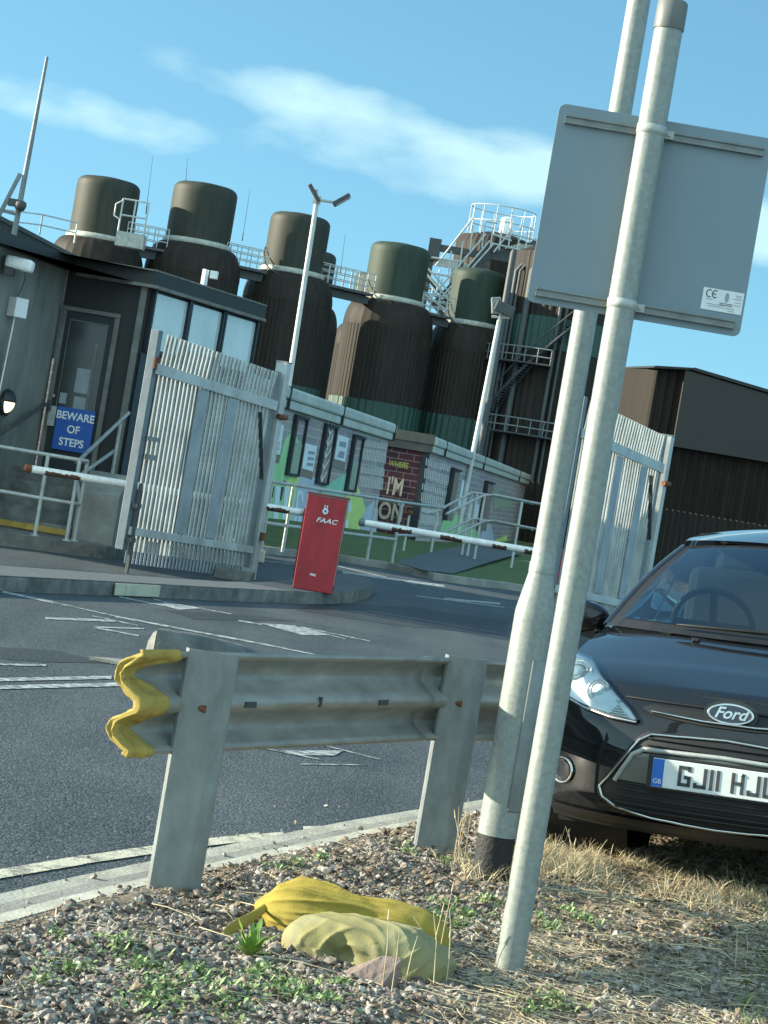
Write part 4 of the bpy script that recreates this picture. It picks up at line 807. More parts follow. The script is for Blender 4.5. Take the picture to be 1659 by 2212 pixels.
def boom(p0, p1, label, bands, ped=None, endcap=None):
    t = thing('boom_barrier', label, 'boom barrier', p0, 0, 'boom barriers'); p0, p1 = Vector(p0), Vector(p1); m = MB(); m.tube([p0, p1], .045, 14); m.build('arm', white, t, True)
    for a, b in bands:
        q = MB(); rr_ = []; dv = (p1-p0).normalized(); sv = dv.cross(Vector((0, 0, 1))).normalized()
        for f in np.linspace(a, b, 16): rr_.append([tuple(p0.lerp(p1, f)+(sv*cos(w_)+Vector((0, 0, 1))*sin(w_))*.0475) for w_ in np.linspace(-pi-.35+.5*random.random(), .35-.5*random.random(), 12)])
        q.grid(rr_); q.build('band', boomdark, t, True)
    q = MB(); d = (p0-p1).normalized(); q.tube([p0+d*.06, p0+d*.05, p0-d*.02], [.02, .05, .052], 14); q.build('end_cap', rust if endcap is None else endcap, t, True)
    if ped:
        q = MB(); q.box((ped[0], ped[1], .53), (.28, .28, .9)); q.build('pedestal', red, t, True, bevel=.01)
    return t
L0 = W(62, 1012, 26.3); R0 = W(660, 1108, 28.7); boom(L0, R0, 'white left boom barrier arm running behind the left palisade gate', [(.05, .17), (.84, .93)], (R0.x+.12, R0.y))
L0 = W(785, 1129, 28.5); R0 = W(1172, 1194, 28.5); boom(L0, R0, 'white right boom barrier arm with worn dark bands, right of the red cabinet', [(.16, .27), (.43, .55), (.72, .80), (.90, .97)], (W(1195, 1195, 28.5).x, 28.5), galv_d)
# railings by the lawn
t = thing('pipe_railing', 'grey pipe railing along the lawn edge behind the red cabinet', 'railing', G(608, 1197, .12)); m = MB(); q = MB()
pts = [G(480, 1178, .12)+Vector((0, .3, 0)), G(564, 1186, .12), G(610, 1192, .12), G(792, 1211, .12), G(846, 1217, .12)]
for p in pts: m.tube([p, p+Vector((0, 0, 1.08))], .028, 8)
m.build('post', galv, t, True)
for z in (1.08, .42): q.tube([p+Vector((0, 0, z)) for p in pts], .028, 8)
e = pts[-1]; e2 = e+Vector((.9, 6, 0)); 
for z in (1.08, .5): q.tube([e+Vector((0, 0, z)), e2+Vector((0, 0, z))], .026, 8)
q.build('rail', galv, t, True)
t = thing('ramp_handrail', 'steel ramp handrails rising to the second mural building', 'handrail', G(1020, 1185, .15)); m = MB(); D = 50
for o, dd in ((0, 0), (32, -1.5)):
    for dy in (0, 56): m.tube([W(932+o, 1110+dy, D+dd), W(1020+o*.75, 1064+dy+o*.2, D+dd+2), W(1036+o, 1066+dy+o*.1, D+dd+2), W(1150+o, 1087+dy+o*.15, D+dd)], .03, 8)
m.build('rail', galv, t, True); m = MB()
for x, y, dd in ((945, 1108, 0), (1020, 1064, 2), (1048, 1068, .5), (1128, 1084, 0), (1032, 1064, 2)):
    p = W(x, y, D+dd); m.tube([Vector((p.x, p.y, .12)), p], .03, 8)
m.build('post', steel_l, t, True)
for x, y, lb in ((866, 1090, 'short shiny bollard post beside the dark brick end wall'), (885, 1108, 'shorter bollard post with red top beside the dark brick end wall')):
    p = W(x, y, 47); b_ = Vector((p.x, p.y, .15)); t = thing('marker_post', lb, 'post', b_, 0, 'marker posts'); m = MB(); m.tube([b_, p], .025, 8); m.build('stem', steel_l, t, True); m = MB(); m.lathe([(0, -.05), (.07, -.03), (.07, .04), (0, .06)], 12, c=tuple(p)); m.build('head', rust if x > 870 else steel_l, t, True)

# ================================================================== CONCRETE ISLAND END behind the rail
p = G(308, 1432, .0); q = G(520, 1418, .0); m = MB(); rows = []
dd = Vector((.62, .78, 0)); nn = Vector((-dd.y, dd.x, 0)); L = 1.15; c = G(338, 1442, 0)
for i in range(15):
    f = i/14; rr = []; w_ = .20*min(1, sqrt(max(0, 1-(1-min(1, f*5))**2))+.02); hgt = .255-.13*f*f+.012*noise.noise(Vector((f*9, 2, 3)))
    for a in range(9):
        th = pi*a/8; sx_ = cos(th)*w_; zz = hgt*min(1, sin(th)**.55) if 0 < a < 8 else 0; pp_ = c+dd*(L*f-.05)+nn*sx_; rr.append((pp_.x, pp_.y, zz))
    rows.append(rr)
m.grid(rows); t = thing('kerb_nose', 'rounded dark concrete kerb nose standing in the road behind the crash barrier', 'kerb', c); m.build('stone', kerb_d, t, True)
m = MB(); cc = c-dd*.1; m.prism([(cc.x-.35, cc.y-.2, .005), (cc.x+.1, cc.y-.28, .005), (cc.x+.25, cc.y+.0, .005), (cc.x-.1, cc.y+.1, .005)], (0, 0, .02)); m.build('footing', concrete, t, True)

# ================================================================== GUARD RAIL
NP = Vector((-.475, 7.15, 0)); FP = Vector((.396, 8.85, 0)); gd = (FP-NP).normalized(); gn = Vector((-gd.y, gd.x, 0))   # gn points to the road
t = thing('crash_barrier', 'galvanised steel crash barrier with two posts beside the road', 'crash barrier', NP)
WPROF = [(.018, .325), (.010, .310), (.034, .298), (.072, .27), (.082, .245), (.078, .22), (.040, .19), (.006, .172), (.0, .155), (.006, .138), (.040, .12), (.078, .095), (.082, .07), (.072, .048), (.034, .024), (.010, .014), (.018, .0)]
def beam(nm, P0, dvec, nvec, L, zb, m, th=.004):
    mb = MB(); rows = []
    for i in range(25):
        c = P0+dvec*(L*i/24); rows.append([tuple(c+nvec*n+Vector((0, 0, zb+z))) for n, z in WPROF])
    mb.grid(rows); return mb.build(nm, m, t, True, solid=th)
bz = .466; b0 = NP-gd*.30+gn*.03; bl = (FP-NP).length+.30-.10
bm = beam('beam', b0, gd, gn, bl, bz, rail_m)
d2 = (gd+gn*-.12).normalized(); n2 = Vector((-d2.y, d2.x, 0)); beam('beam', b0+gd*(bl-.12)+gn*.012, d2, n2, 1.1, bz, rail_m)
m = MB()
for f in (.32, .78):
    c = b0+gd*(bl*f)+Vector((0, 0, bz+.155))-gn*.004; R = Matrix((gd, gn, Vector((0, 0, 1)))).transposed(); m.box(c, (.07, .006, .02), R)
c = b0+gd*(bl*.55)+Vector((0, 0, bz+.16)); m.box(c, (.012, .012, .035), R); part_on(m, 'slot', ink, bm)
def zpost(P, nm):
    m = MB(); R = Matrix((gd, gn, Vector((0, 0, 1)))).transposed(); zt = .802; z0 = -.1
    # web faces the verge, lips fold back at both ends
    pr = [(-.062, .028), (-.062, 0), (-.052, -.006), (.058, -.006), (.064, .0), (.066, -.050), (.062, -.055)]
    pr = [(-.075, .032), (-.075, .004), (-.068, -.002), (.034, -.002), (.042, .001), (.088, .034), (.090, .040)]
    a = Vector((.99, .10, 0)); b = Vector((-.10, .99, 0))       # web turned towards the verge
    rows = [[tuple(P+a*u+b*(v)+Vector((0, 0, z))) for u, v in pr] for z in (z0, .3, .6, zt)]
    m.grid(rows, False); return m.build(nm, galv_d, t, True, solid=.006)
zpost(NP-gn*.015, 'post'); zpost(FP-gn*.015, 'post')
m = MB()
for P in (NP, FP): m.tube([P+gn*.035+Vector((0, 0, bz+.155)), P-gn*.03+Vector((0, 0, bz+.155))], .012, 8)
m.build('bolt', rust, t, True)
# yellow cloth over the beam end
m = MB(); rows = []; prof = []
for i in range(len(WPROF)-1):
    for k in range(4): f = k/4; prof.append((WPROF[i][0]*(1-f)+WPROF[i+1][0]*f, WPROF[i][1]*(1-f)+WPROF[i+1][1]*f))
prof.append(WPROF[-1]); n = len(prof)
def nrm(i):
    a, b = prof[max(0, i-1)], prof[min(n-1, i+1)]; t_ = Vector((b[0]-a[0], b[1]-a[1])).normalized(); return Vector((-t_.y, t_.x))
front = [(p[0]-nrm(i).x*.0-(-1)*nrm(i).x*-.0, p[1]) for i, p in enumerate(prof)]
rowsF, rowsB = [], []
def lerp_z(z):
    tb = [(0, .17), (.02, .19), (.05, .15), (.075, .10), (.10, .17), (.13, .18), (.18, .19), (.205, .17), (.23, .10), (.27, .09), (.29, .13), (.305, .24), (.40, .26)]
    for (a, va), (b, vb) in zip(tb, tb[1:]):
        if a <= z <= b: return va+(vb-va)*(z-a)/(b-a)
    return .2
for j in range(19):
    s_ = j/18; F_, B_ = [], []
    for i, p in enumerate(prof):
        q = nrm(i); z = p[1]; wob = .007*noise.noise(Vector((z*22, s_*4, 1)))+.004*noise.noise(Vector((z*60, s_*9, 3)))
        ex = lerp_z(z)+.02*noise.noise(Vector((z*14, 0, 7)))
        al = -.028*cos(s_*pi/2) if False else -.03
        th = .009+wob*1.4; edge = sin(min(1, s_*4)*pi/2)
        sgn = 1 if q.x > 0 else -1; qx, qz = q.x*sgn, q.y*sgn
        aF = b0+gd*(-.035*(1-(1-edge)**2)*-0 -.03*(edge) + (.03) + s_*ex*.98-.03)
        F_.append(tuple(aF+gn*(p[0]+qx*th*edge+.004)+Vector((0, 0, bz+z+qz*th*edge))))
        B_.append(tuple(aF+gn*(p[0]-qx*th*edge-.004)+Vector((0, 0, bz+z-qz*th*edge))))
    rowsF.append(F_); rowsB.append(B_)
m.grid(rowsB[::-1]+rowsF); 
m.grid([[r[0] for r in rowsF], [r[0] for r in rowsB]]); m.grid([[r[-1] for r in rowsF], [r[-1] for r in rowsB]])
o = m.build('yellow_cloth', yellow, solid=.003); tag(o, 'yellow felt cloth wrapped round the wavy end of the crash barrier', 'cloth')

# ================================================================== LAMP COLUMN
P = Vector((.614, 8.44, 0)); t = thing('lamp_column', 'tall galvanised lamp column with wide lower section, behind the sign post', 'lamp column', P)
m = MB(); m.lathe([(.074, .2), (.074, .5), (.074, 1.02), (.0735, 1.04), (.047, 1.19), (.046, 1.2)], 48); m.build('base_section', post_m, t)
m = MB(); m.lathe([(.0705, -.1), (.0705, .21)], 40); m.build('root', tar, t)
m = MB(); m.lathe([(.050, 1.185), (.050, 1.22), (.047, 1.225), (.046, 1.3), (.043, 3), (.038, 6), (.032, 8), (.03, 8.05), (0, 8.05)], 36); m.build('shaft', post_m, t)
m = MB(); m.tube([(0, 0, 7.9), (-.3, 0, 8.1), (-.9, .05, 8.15)], .025, 10); m.build('bracket_arm', post_m, t)
m = MB(); m.box((-1.1, .06, 8.16), (.55, .2, .1)); m.build('lantern', galv_d, t, bevel=.03)
m = MB(); a0, a1 = radians(-78), radians(-22); m.lathe([(.0745, .30), (.0785, .305), (.0785, .86), (.0745, .865)], 10, None, a0, a1); m.build('access_door', galv_d, t, solid=.003)
m = MB(); m.bar((.09, .03, -.05), (.09, .03, 2.0), .028, .028, (0, 1, 0)); m.build('cable_conduit', steel_d, t)

# ================================================================== ROAD SIGN
P = Vector((.596, 6.8, .0)); t = thing('road_sign', 'steel road sign seen from behind on a spangled galvanised post', 'road sign', P)
m = MB(); m.lathe([(.0425, -.1), (.0425, 1.5), (.0425, 2.93)], 48); m.build('post', post_m, t)
m = MB(); m.lathe([(.0455, 2.885), (.0462, 2.89), (.0455, 2.965), (.040, 2.972), (0, 2.974)], 40); m.build('post_cap', greyplastic, t)
zA, zB = 1.4+447/716, 1.4+880/716; xl, xr_ = W(1133, 650, 6.86).x-P.x+.006, W(1597, 730, 6.86).x-P.x-.0; pl = MB(); pts = []
r_ = .022
for cx_, cz_, a0 in ((xr_-r_, zB-r_, 0), (xl+r_, zB-r_, 90), (xl+r_, zA+r_, 180), (xr_-r_, zA+r_, 270)):
    for k_ in range(7): a = radians(a0+15*k_); pts.append((cx_+r_*cos(a), .062, cz_+r_*sin(a)))
pl.prism(pts, (0, .004, 0)); pan = pl.build('panel', signback, t, bevel=.0008)
for zc in (2.583, 2.058):
    m = MB(); m.box(((xl+xr_)/2, .056, zc), (xr_-xl-.045, .01, .014)); m.box(((xl+xr_)/2, .053, zc+.010), (xr_-xl-.045, .016, .005)); m.box(((xl+xr_)/2, .053, zc-.010), (xr_-xl-.045, .016, .005)); m.build('channel', galv_d, t)
    m = MB(); m.lathe([(.0428, zc-.014), (.0445, zc-.013), (.0445, zc+.013), (.0428, zc+.014)], 40); m.box((.058, .04, zc), (.028, .02, .024)); m.tube([(.058, .022, zc), (.058, .05, zc)], .006, 8); m.build('clip', galv, t)
m = MB(); cs = W(1561, 650, 6.855)-P; cs.y = .0605; m.box(cs, (.124, .001, .066)); stk = m.build('sticker', paper, t)
m = MB(); fr2 = lambda dx, dz: Matrix.Translation((cs.x+dx, .0596, cs.z+dz)) @ Matrix.Rotation(pi/2, 4, 'X')
for cx0 in (-.042, -.024):
    pts = [(cx0+.009*cos(radians(a)), .058, 0) for a in range(60, 301, 20)]; m.tube([(cs.x+cx0+.009*cos(radians(a)), .0597, cs.z+.017+.011*sin(radians(a))) for a in range(60, 301, 20)], .0016, 6)
m.tube([(cs.x-.033, .0597, cs.z+.017), (cs.x-.022, .0597, cs.z+.017)], .0016, 6)
for dx, dz, w_ in ((.012, -.007, .04), (.012, -.012, .04)): m.box((cs.x+dx, .0597, cs.z+dz), (w_, .001, .002))
part_on(m, 'print', ink, stk); stk.children[0].location = (0, 0, 0)
m = MB(); pts = [(cs.x+.012+.012*cos(a)*(.55), .0597, cs.z+.012+.015*sin(a)) for a in [i*pi/8 for i in range(16)]]; m.prism(pts, (0, .0004, 0))
for k_, (dx, dz, w_) in enumerate(((.047, .022, .02), (.047, .017, .016), (.045, .011, .026), (.047, .001, .02), (.046, -.008, .018), (.0, -.020, .08), (-.02, -.014, .05), (.03, -.027, .02), (-.04, .000, .02))): m.box((cs.x+dx, .0597, cs.z+dz), (w_, .001, .0018))
o = m.build('fine_print', ink_l, stk)

# ================================================================== PARKED CAR
YAW = radians(17); LEAN = radians(-3.3)
car = thing('parked_car', 'black hatchback parked on the dry verge, facing the camera', 'car', (1.468, 8.72, 0.045), -YAW); car.rotation_euler = (0, LEAN, -YAW)
WH = .855; Lc = 3.95
WS = [(0, .955), (.06, .975), (.2, .992), (.45, 1.0), (.68, .992), (.82, .975), (.90, .95), (.96, .925), (1, .895)]
FS = [(0, .12), (.05, .06), (.12, .015), (.22, .0), (.40, .0), (.58, .012), (.72, .04), (.84, .08), (.93, .125), (1, .19)]
def lerp_t(tb, s):
    for (a, va), (b, vb) in zip(tb, tb[1:]):
        if a <= s <= b: f = (s-a)/(b-a); return va+(vb-va)*f
    return tb[-1][1]
def ztop(y): return lerp_t([(0, .745), (.25, .765), (.6, .825), (1.0, .905), (1.35, .955), (2.2, .965), (3.2, .985), (3.95, .96), (9, .96)], max(0, y))
def zlo(y): return lerp_t([(0, .222), (.5, .20), (1.5, .17), (3.2, .19), (3.95, .24), (9, .24)], max(0, y))
plan = []
for i in range(33):
    a = (i/32)*pi/2; nn_ = 2.35; x = WH*sin(a)**(2/nn_); y = .72*(1-cos(a)**(2/nn_)); plan.append((x, y))
for y in np.arange(.78, 3.45, .06): plan.append((WH, float(y)))
for i in range(15):
    a = (1-i/14)*pi/2; x = WH*sin(a)**(2/2.6); y = 3.95-.45*(1-cos(a)**(2/2.6)); plan.append((x, y))
NS = 36
def bpt(i, s):
    x, y = plan[i]; fade = max(0, 1-y/.8); yy_ = y+lerp_t(FS, s)*fade
    if y > 3.5: yy_ -= (y-3.5)/.45*(.12*s)
    zt_, zl = ztop(yy_), zlo(yy_); return (x*lerp_t(WS, s), yy_, zl+(zt_-zl)*s)
bd = MB(); rows = []
for j in range(NS+1):
    s = j/NS; left = [bpt(i, s) for i in range(len(plan))]; rows.append([(-x, y, z) for x, y, z in left[::-1]]+left[1:])
def inwheel(p):
    return abs(p[0]) > .55 and any((p[1]-yc)**2+(p[2]-.30)**2 < .335**2 for yc in (.80, 3.29))
m_ = len(rows[0]); vs = [p for r in rows for p in r]; fs = []
for j in range(NS):
    for i in range(m_-1):
        q = (j*m_+i, j*m_+i+1, (j+1)*m_+i+1, (j+1)*m_+i)
        if not all(inwheel(vs[k_]) for k_ in q): fs.append(q)
bd.add(vs, fs, True)
def crown(y): return lerp_t([(0, .0), (.19, .022), (.5, .045), (1.0, .06), (1.4, .05), (2, .02), (4.5, .02)], y)
lidrows = []
for i in range(len(plan)):
    x, y, z = bpt(i, 1); r = []
    for k_ in range(25):
        u = -1+2*k_/24; fl = max(0, 1-(abs(u)))
        r.append((x*u, y-(.0), z+crown(y)*(1-abs(u)**2.6)*min(1, x/.4)))
    lidrows.append(r)
bd.grid(lidrows); body = bd.build('body', paint, car)
bv = BVHTree.FromPolygons([Vector(p) for p in bd.v], bd.f)
def hit(x, z, off=.0):
    l, n, i, d = bv.ray_cast(Vector((x, -2, z)), Vector((0, 1, 0)))
    if l is None: return Vector((x, .5, z))
    if n.y > 0: n = -n
    return l+n*off
def hitz(x, y, off=0):
    l, n, i, d = bv.ray_cast(Vector((x, y, 3)), Vector((0, 0, -1)))
    if n.z < 0: n = -n
    return l+n*off
def patch(outline, off, nr=14, nc=16):
    zs = [p[1] for p in outline]; z0, z1 = min(zs)+1e-4, max(zs)-1e-4; rows = []
    for j in range(nr+1):
        z = z0+(z1-z0)*j/nr; xs = []
        for (xa, za), (xb, zb) in zip(outline, outline[1:]+outline[:1]):
            if (za-z)*(zb-z) <= 0 and za != zb: xs.append(xa+(xb-xa)*(z-za)/(zb-za))
        xa, xb = min(xs), max(xs); rows.append([tuple(hit(xa+(xb-xa)*k_/nc, z, off)) for k_ in range(nc+1)])
    mb = MB(); mb.grid(rows); return mb
def trim(outline, off, r, closed=True, sub=6):
    pts = []; ol = outline+(outline[:1] if closed else [])
    for a, b in zip(ol, ol[1:]):
        for k_ in range(sub): f = k_/sub; pts.append(hit(a[0]+(b[0]-a[0])*f, a[1]+(b[1]-a[1])*f, off))
    pts.append(hit(*ol[-1], off)); mb = MB(); mb.tube(pts, r, 8); return mb
def mirr(o): return [(-x, z) for x, z in o][::-1]
# lower grille
gr = [(-.475, .385), (-.44, .43), (-.38, .52), (-.335, .585), (-.29, .612), (0, .625), (.29, .612), (.335, .585), (.38, .52), (.44, .43), (.475, .385), (.46, .35), (.40, .318), (.25, .298), (0, .29), (-.25, .298), (-.40, .318), (-.46, .35)]
gr = [(x_, z_-.016) for x_, z_ in gr]
patch([(x_*1.035, .445+(z_-.445)*1.09) for x_, z_ in gr], .004, 20, 30).build('lower_grille', grille_m, car); trim(gr, .008, .0055).build('grille_trim', chrome, car)
m = MB()
for z in (.58, .555, .40, .375, .35, .325, .305):
    w_ = .30 if z > .5 else .40; m.tube([hit(x, z, .01) for x in np.linspace(-w_, w_, 20)], .004, 6)
m.build('grille_bar', blackp, car)
pb = [(-.405, .425), (-.345, .525), (-.31, .545), (0, .553), (.31, .545), (.345, .525), (.405, .425)]
pb = [(x_, z_-.016) for x_, z_ in pb]
patch(pb, .012, 8, 24).build('grille_panel', gloss_b, car); trim([(-.41, .404), (-.35, .512), (-.31, .534), (0, .542), (.31, .534), (.35, .512), (.41, .404)], (.014), .010, False).build('grille_surround', galv, car)
# number plate
pc = hit(0, .475, 0); pm = MB(); yP = min(hit(x, .475, 0).y for x in (-.26, 0, .26))-.03
m = MB(); m.box((0, yP+.012, .462), (.56, .02, .135)); m.build('plate_holder', blackp, car, bevel=.006)
m = MB(); m.box((0, yP, .462), (.52, .006, .111)); np_ = m.build('number_plate', plate_w, car, bevel=.003)
m = MB(); m.box((-.237, yP-.0036, .462), (.044, .001, .107)); m.build('country_band', plate_b, np_)
m = MB(); text_into(m, "GB", .026, Matrix.Translation((-.237, yP-.0045, .429)) @ Matrix.Rotation(pi/2, 4, 'X'), .0006); m.build('country_letters', paper, np_)
m = MB(); x = -.158; CH, ST = .079, .0135; yl = yP-.0042
def stroke(pts): 
    for a, b in zip(pts, pts[1:]): m.bar((a[0], yl, a[1]), (b[0], yl, b[1]), .0016, ST, (0, 0, 1) if abs(a[0]-b[0]) > abs(a[1]-b[1]) else (1, 0, 0))
def letter(c, x):
    z0, z1, w_, h = .462-CH/2+ST/2, .462+CH/2-ST/2, .05-ST, ST/2; c_ = .008
    if c == 'G': stroke([(x+w_, z1-.012), (x+w_, z1), (x, z1)][1:]); stroke([(x+w_, z1+h), (x+w_, z1-.014)]); stroke([(x, z1+h), (x, z0-h)]); stroke([(x-h*0, z0), (x+w_, z0)]); stroke([(x+w_, z0-h), (x+w_, .462-.002)]); stroke([(x+w_+h, .462-.004), (x+w_*.45, .462-.004)]); return .05
    if c == 'J': stroke([(x+w_, z1+h), (x+w_, z0-h)]); stroke([(x, z0), (x+w_, z0)]); stroke([(x, z0-h), (x, z0+.014)]); return .05
    if c == '1': stroke([(x, z1+h), (x, z0-h)]); return .014
    if c == 'H': stroke([(x, z1+h), (x, z0-h)]); stroke([(x+w_, z1+h), (x+w_, z0-h)]); stroke([(x, .462), (x+w_, .462)]); return .05
    if c == 'U': stroke([(x, z1+h), (x, z0-h)]); stroke([(x+w_, z1+h), (x+w_, z0-h)]); stroke([(x, z0), (x+w_, z0)]); return .05
    return .022
for ch in 'GJ11 HJU': x += letter(ch, x+ST/2)+.011
m.build('registration', ink, np_)
m = MB(); m.tube([(.08, yP-.002, .499), (.08, yP-.009, .499)], .006, 10); m.build('screw', paper, np_)
# badge strip and badge
up_ = [(-.36, .690), (-.30, .668), (-.1, .655), (.1, .655), (.30, .668), (.36, .690), (.30, .712), (0, .716), (-.30, .712)]
patch(up_, .004, 8, 24).build('upper_grille', grille_m, car); trim([(-.31, .678), (-.1, .667), (.1, .667), (.31, .678)], .010, .0045, False).build('grille_trim', chrome, car)
bc = hit(0, .712, .0); tl = Matrix.Translation((0, bc.y-.024, .712)) @ Matrix.Rotation(radians(78), 4, 'X')
def oval(a, b, n=40): return [(a*cos(i*2*pi/n), b*sin(i*2*pi/n), 0) for i in range(n)]
m = MB(); m.T = tl; m.prism(oval(.092, .042), (0, 0, .012)); bdg = m.build('badge', chrome, car, bevel=.003); m = MB(); m.T = tl; m.prism([(x_, y_, .0125) for x_, y_, z_ in oval(.083, .034)], (0, 0, .002)); m.build('badge_face', ovalblue, bdg)
m = MB(); text_into(m, "Ford", .062, tl @ Matrix.Translation((0, 0, .016)), .0008, .0012, 'CENTER', 1.05, .35); m.build('badge_script', chrome, bdg)
m = MB(); m.T = tl; m.prism([(x_*1.16, y_*1.35, -.012) for x_, y_, z_ in oval(.092, .042)], (0, 0, .012)); m.build('badge_mount', blackp, bdg)
# head lamps, fog lamps on both sides
glow_ = mat('projector_glass', (.22, .30, .34), .12, .3, .1, 20, coat=1)
hl = [(-.765, .842), (-.70, .838), (-.645, .826), (-.56, .778), (-.46, .715), (-.40, .678), (-.355, .640), (-.37, .634), (-.47, .640), (-.60, .662), (-.70, .685), (-.775, .705), (-.80, .76), (-.79, .81)]
for sgn in (1, -1):
    o_ = hl if sgn == 1 else mirr(hl); hd = patch(o_, .003, 16, 18).build('headlight', silver, car)
    for (cx_, cz_, r_) in ((-.668, .768, .060), (-.552, .722, .044)):
        c = hit(sgn*cx_, cz_, .012); nrm_ = (hit(sgn*cx_, cz_, .1)-hit(sgn*cx_, cz_, 0)).normalized(); q = nrm_.to_track_quat('Z', 'Y').to_matrix().to_4x4()
        q = Vector((0.25*-sgn*0, -1, .15)).normalized().to_track_quat('Z', 'Y').to_matrix().to_4x4()
        m = MB(); m.T = Matrix.Translation(c) @ q
        for rr_ in (r_, r_*.72): m.tube([(rr_*cos(i*2*pi/28), rr_*sin(i*2*pi/28), .0) for i in range(29)], .004, 6)
        m.build('reflector_ring', chrome, hd)
        m = MB(); m.T = Matrix.Translation(c-Vector((0, -.004, 0))) @ q; m.lathe([(r_*.64, 0), (r_*.5, r_*.22), (r_*.25, r_*.33), (0, r_*.36)], 24); m.build('projector', glow_ if r_ > .05 else silver, hd)
    m = MB()
    for k_ in range(7): z = .645+k_*.009; m.tube([hit(sgn*xx, z, .008) for xx in np.linspace(-.49+k_*.008, -.395-k_*.012, 8)], .0035, 6)
    m.build('indicator', chrome, hd)
    patch(o_, .018, 16, 18).build('lens', lens, hd); trim(o_, .010, .0045, True, 4).build('lamp_seal', blackp, hd)
    le = [(-.775, .700), (-.60, .655), (-.47, .634), (-.36, .630)]; trim(le if sgn == 1 else mirr(le), .010, .006, False).build('lamp_brow', chrome, hd)
    fx, fz = sgn*-.655, .40; rb_ = [(fx+.05*cos(i*2*pi/24), fz+.05*sin(i*2*pi/24)) for i in range(24)]
    fg = patch(rb_, .004, 10, 10).build('fog_light', ovalblue, car); trim(rb_, .006, .006, True, 1).build('fog_ring', chrome, fg)
    r3 = [(fx+.042*cos(i*2*pi/24), fz+.042*sin(i*2*pi/24)) for i in range(24)]; patch(r3, .012, 8, 8).build('lens', lens, fg)
# lower valance lip
m = MB(); rows = []
for j in range(5):
    zz = .268-.013*j; rows.append([tuple(hit(x, max(.225, zz), .010)+Vector((0, .004*j, zz-max(.225, zz)))) for x in np.linspace(-.70, .70, 40)])
m.grid(rows); m.build('front_lip', blackp, car)
# bonnet shut line, washer nozzle
m = MB(); m.tube([hit(x, .722+.0*abs(x), .002) for x in np.linspace(-.43, .43, 24)], .005, 6); m.build('bonnet_gap', grille_m, car)
m = MB(); c = hitz(-.30, .95, .006); m.box(c, (.03, .03, .016)); m.build('washer_nozzle', blackp, car, bevel=.004)
# glasshouse
def wsp(p, q):
    cx_ = Vector((0, .98+.86*p, 0.972+.428*p+.028*sin(p*pi))); ex = Vector((.750-.208*p, 1.27+.63*p, .968+.39*p+.03*sin(p*pi)))
    a = abs(q); return Vector((ex.x*q, cx_.y+(ex.y-cx_.y)*a**2.4, cx_.z+(ex.z-cx_.z)*a**2.0))
m = MB(); m.grid([[tuple(wsp(p, q)) for q in np.linspace(-.93, .93, 31)] for p in np.linspace(.07, .95, 19)]); m.build('windscreen', glass, car)
m = MB(); ps = np.linspace(0, 1, 21); qs = np.linspace(-1, 1, 33)
for q0, q1 in ((-1, -.925), (.925, 1)): m.grid([[tuple(wsp(p, q)+Vector((0, 0, -.003))) for q in np.linspace(q0, q1, 4)] for p in ps])
for p0, p1 in ((0, .08), (.945, 1)): m.grid([[tuple(wsp(p, q)+Vector((0, 0, -.004))) for q in np.linspace(-.93, .93, 29)] for p in np.linspace(p0, p1, 4)])
m.build('windscreen_border', blackp, car)
def roofp(r, q):
    yc = 1.84+1.6*r; zc = 1.40+.105*sin(min(1, r*1.15+.05)*pi*.62)-.10*max(0, r-.55)**1.5*2; a = abs(q)
    xe = .54+.055*sin(min(1, r*1.3)*pi*.5)-.05*r**3; ye = yc+.06*(1-r); return Vector((xe*q, yc+(ye-yc)*a**2.4, zc-(.028+.035*min(1, r*3))*a**2.2))
m = MB(); m.grid([[tuple(roofp(r, q)) for q in np.linspace(-1, 1, 27)] for r in np.linspace(0, 1, 21)]); m.build('roof', paint, car)
def pil(p, k_):      # A pillar band: k 0 at the glass edge, 1 at the side window
    e = wsp(p, 1); s_ = e+Vector((.035, .10, -.022)); return e.lerp(s_, k_)+Vector((.012*sin(k_*pi), -.012*sin(k_*pi), .012*sin(k_*pi)))
def belt(f): return Vector((lerp_t([(0, .755), (.35, .775), (.8, .76), (1, .70)], f), 1.36+2.15*f, ztop(1.36+2.15*f)+.005))
def cant(f): r = f; e = roofp(min(1, max(0, (f*1.0))), 1); return e+Vector((.022, .03, -.02))
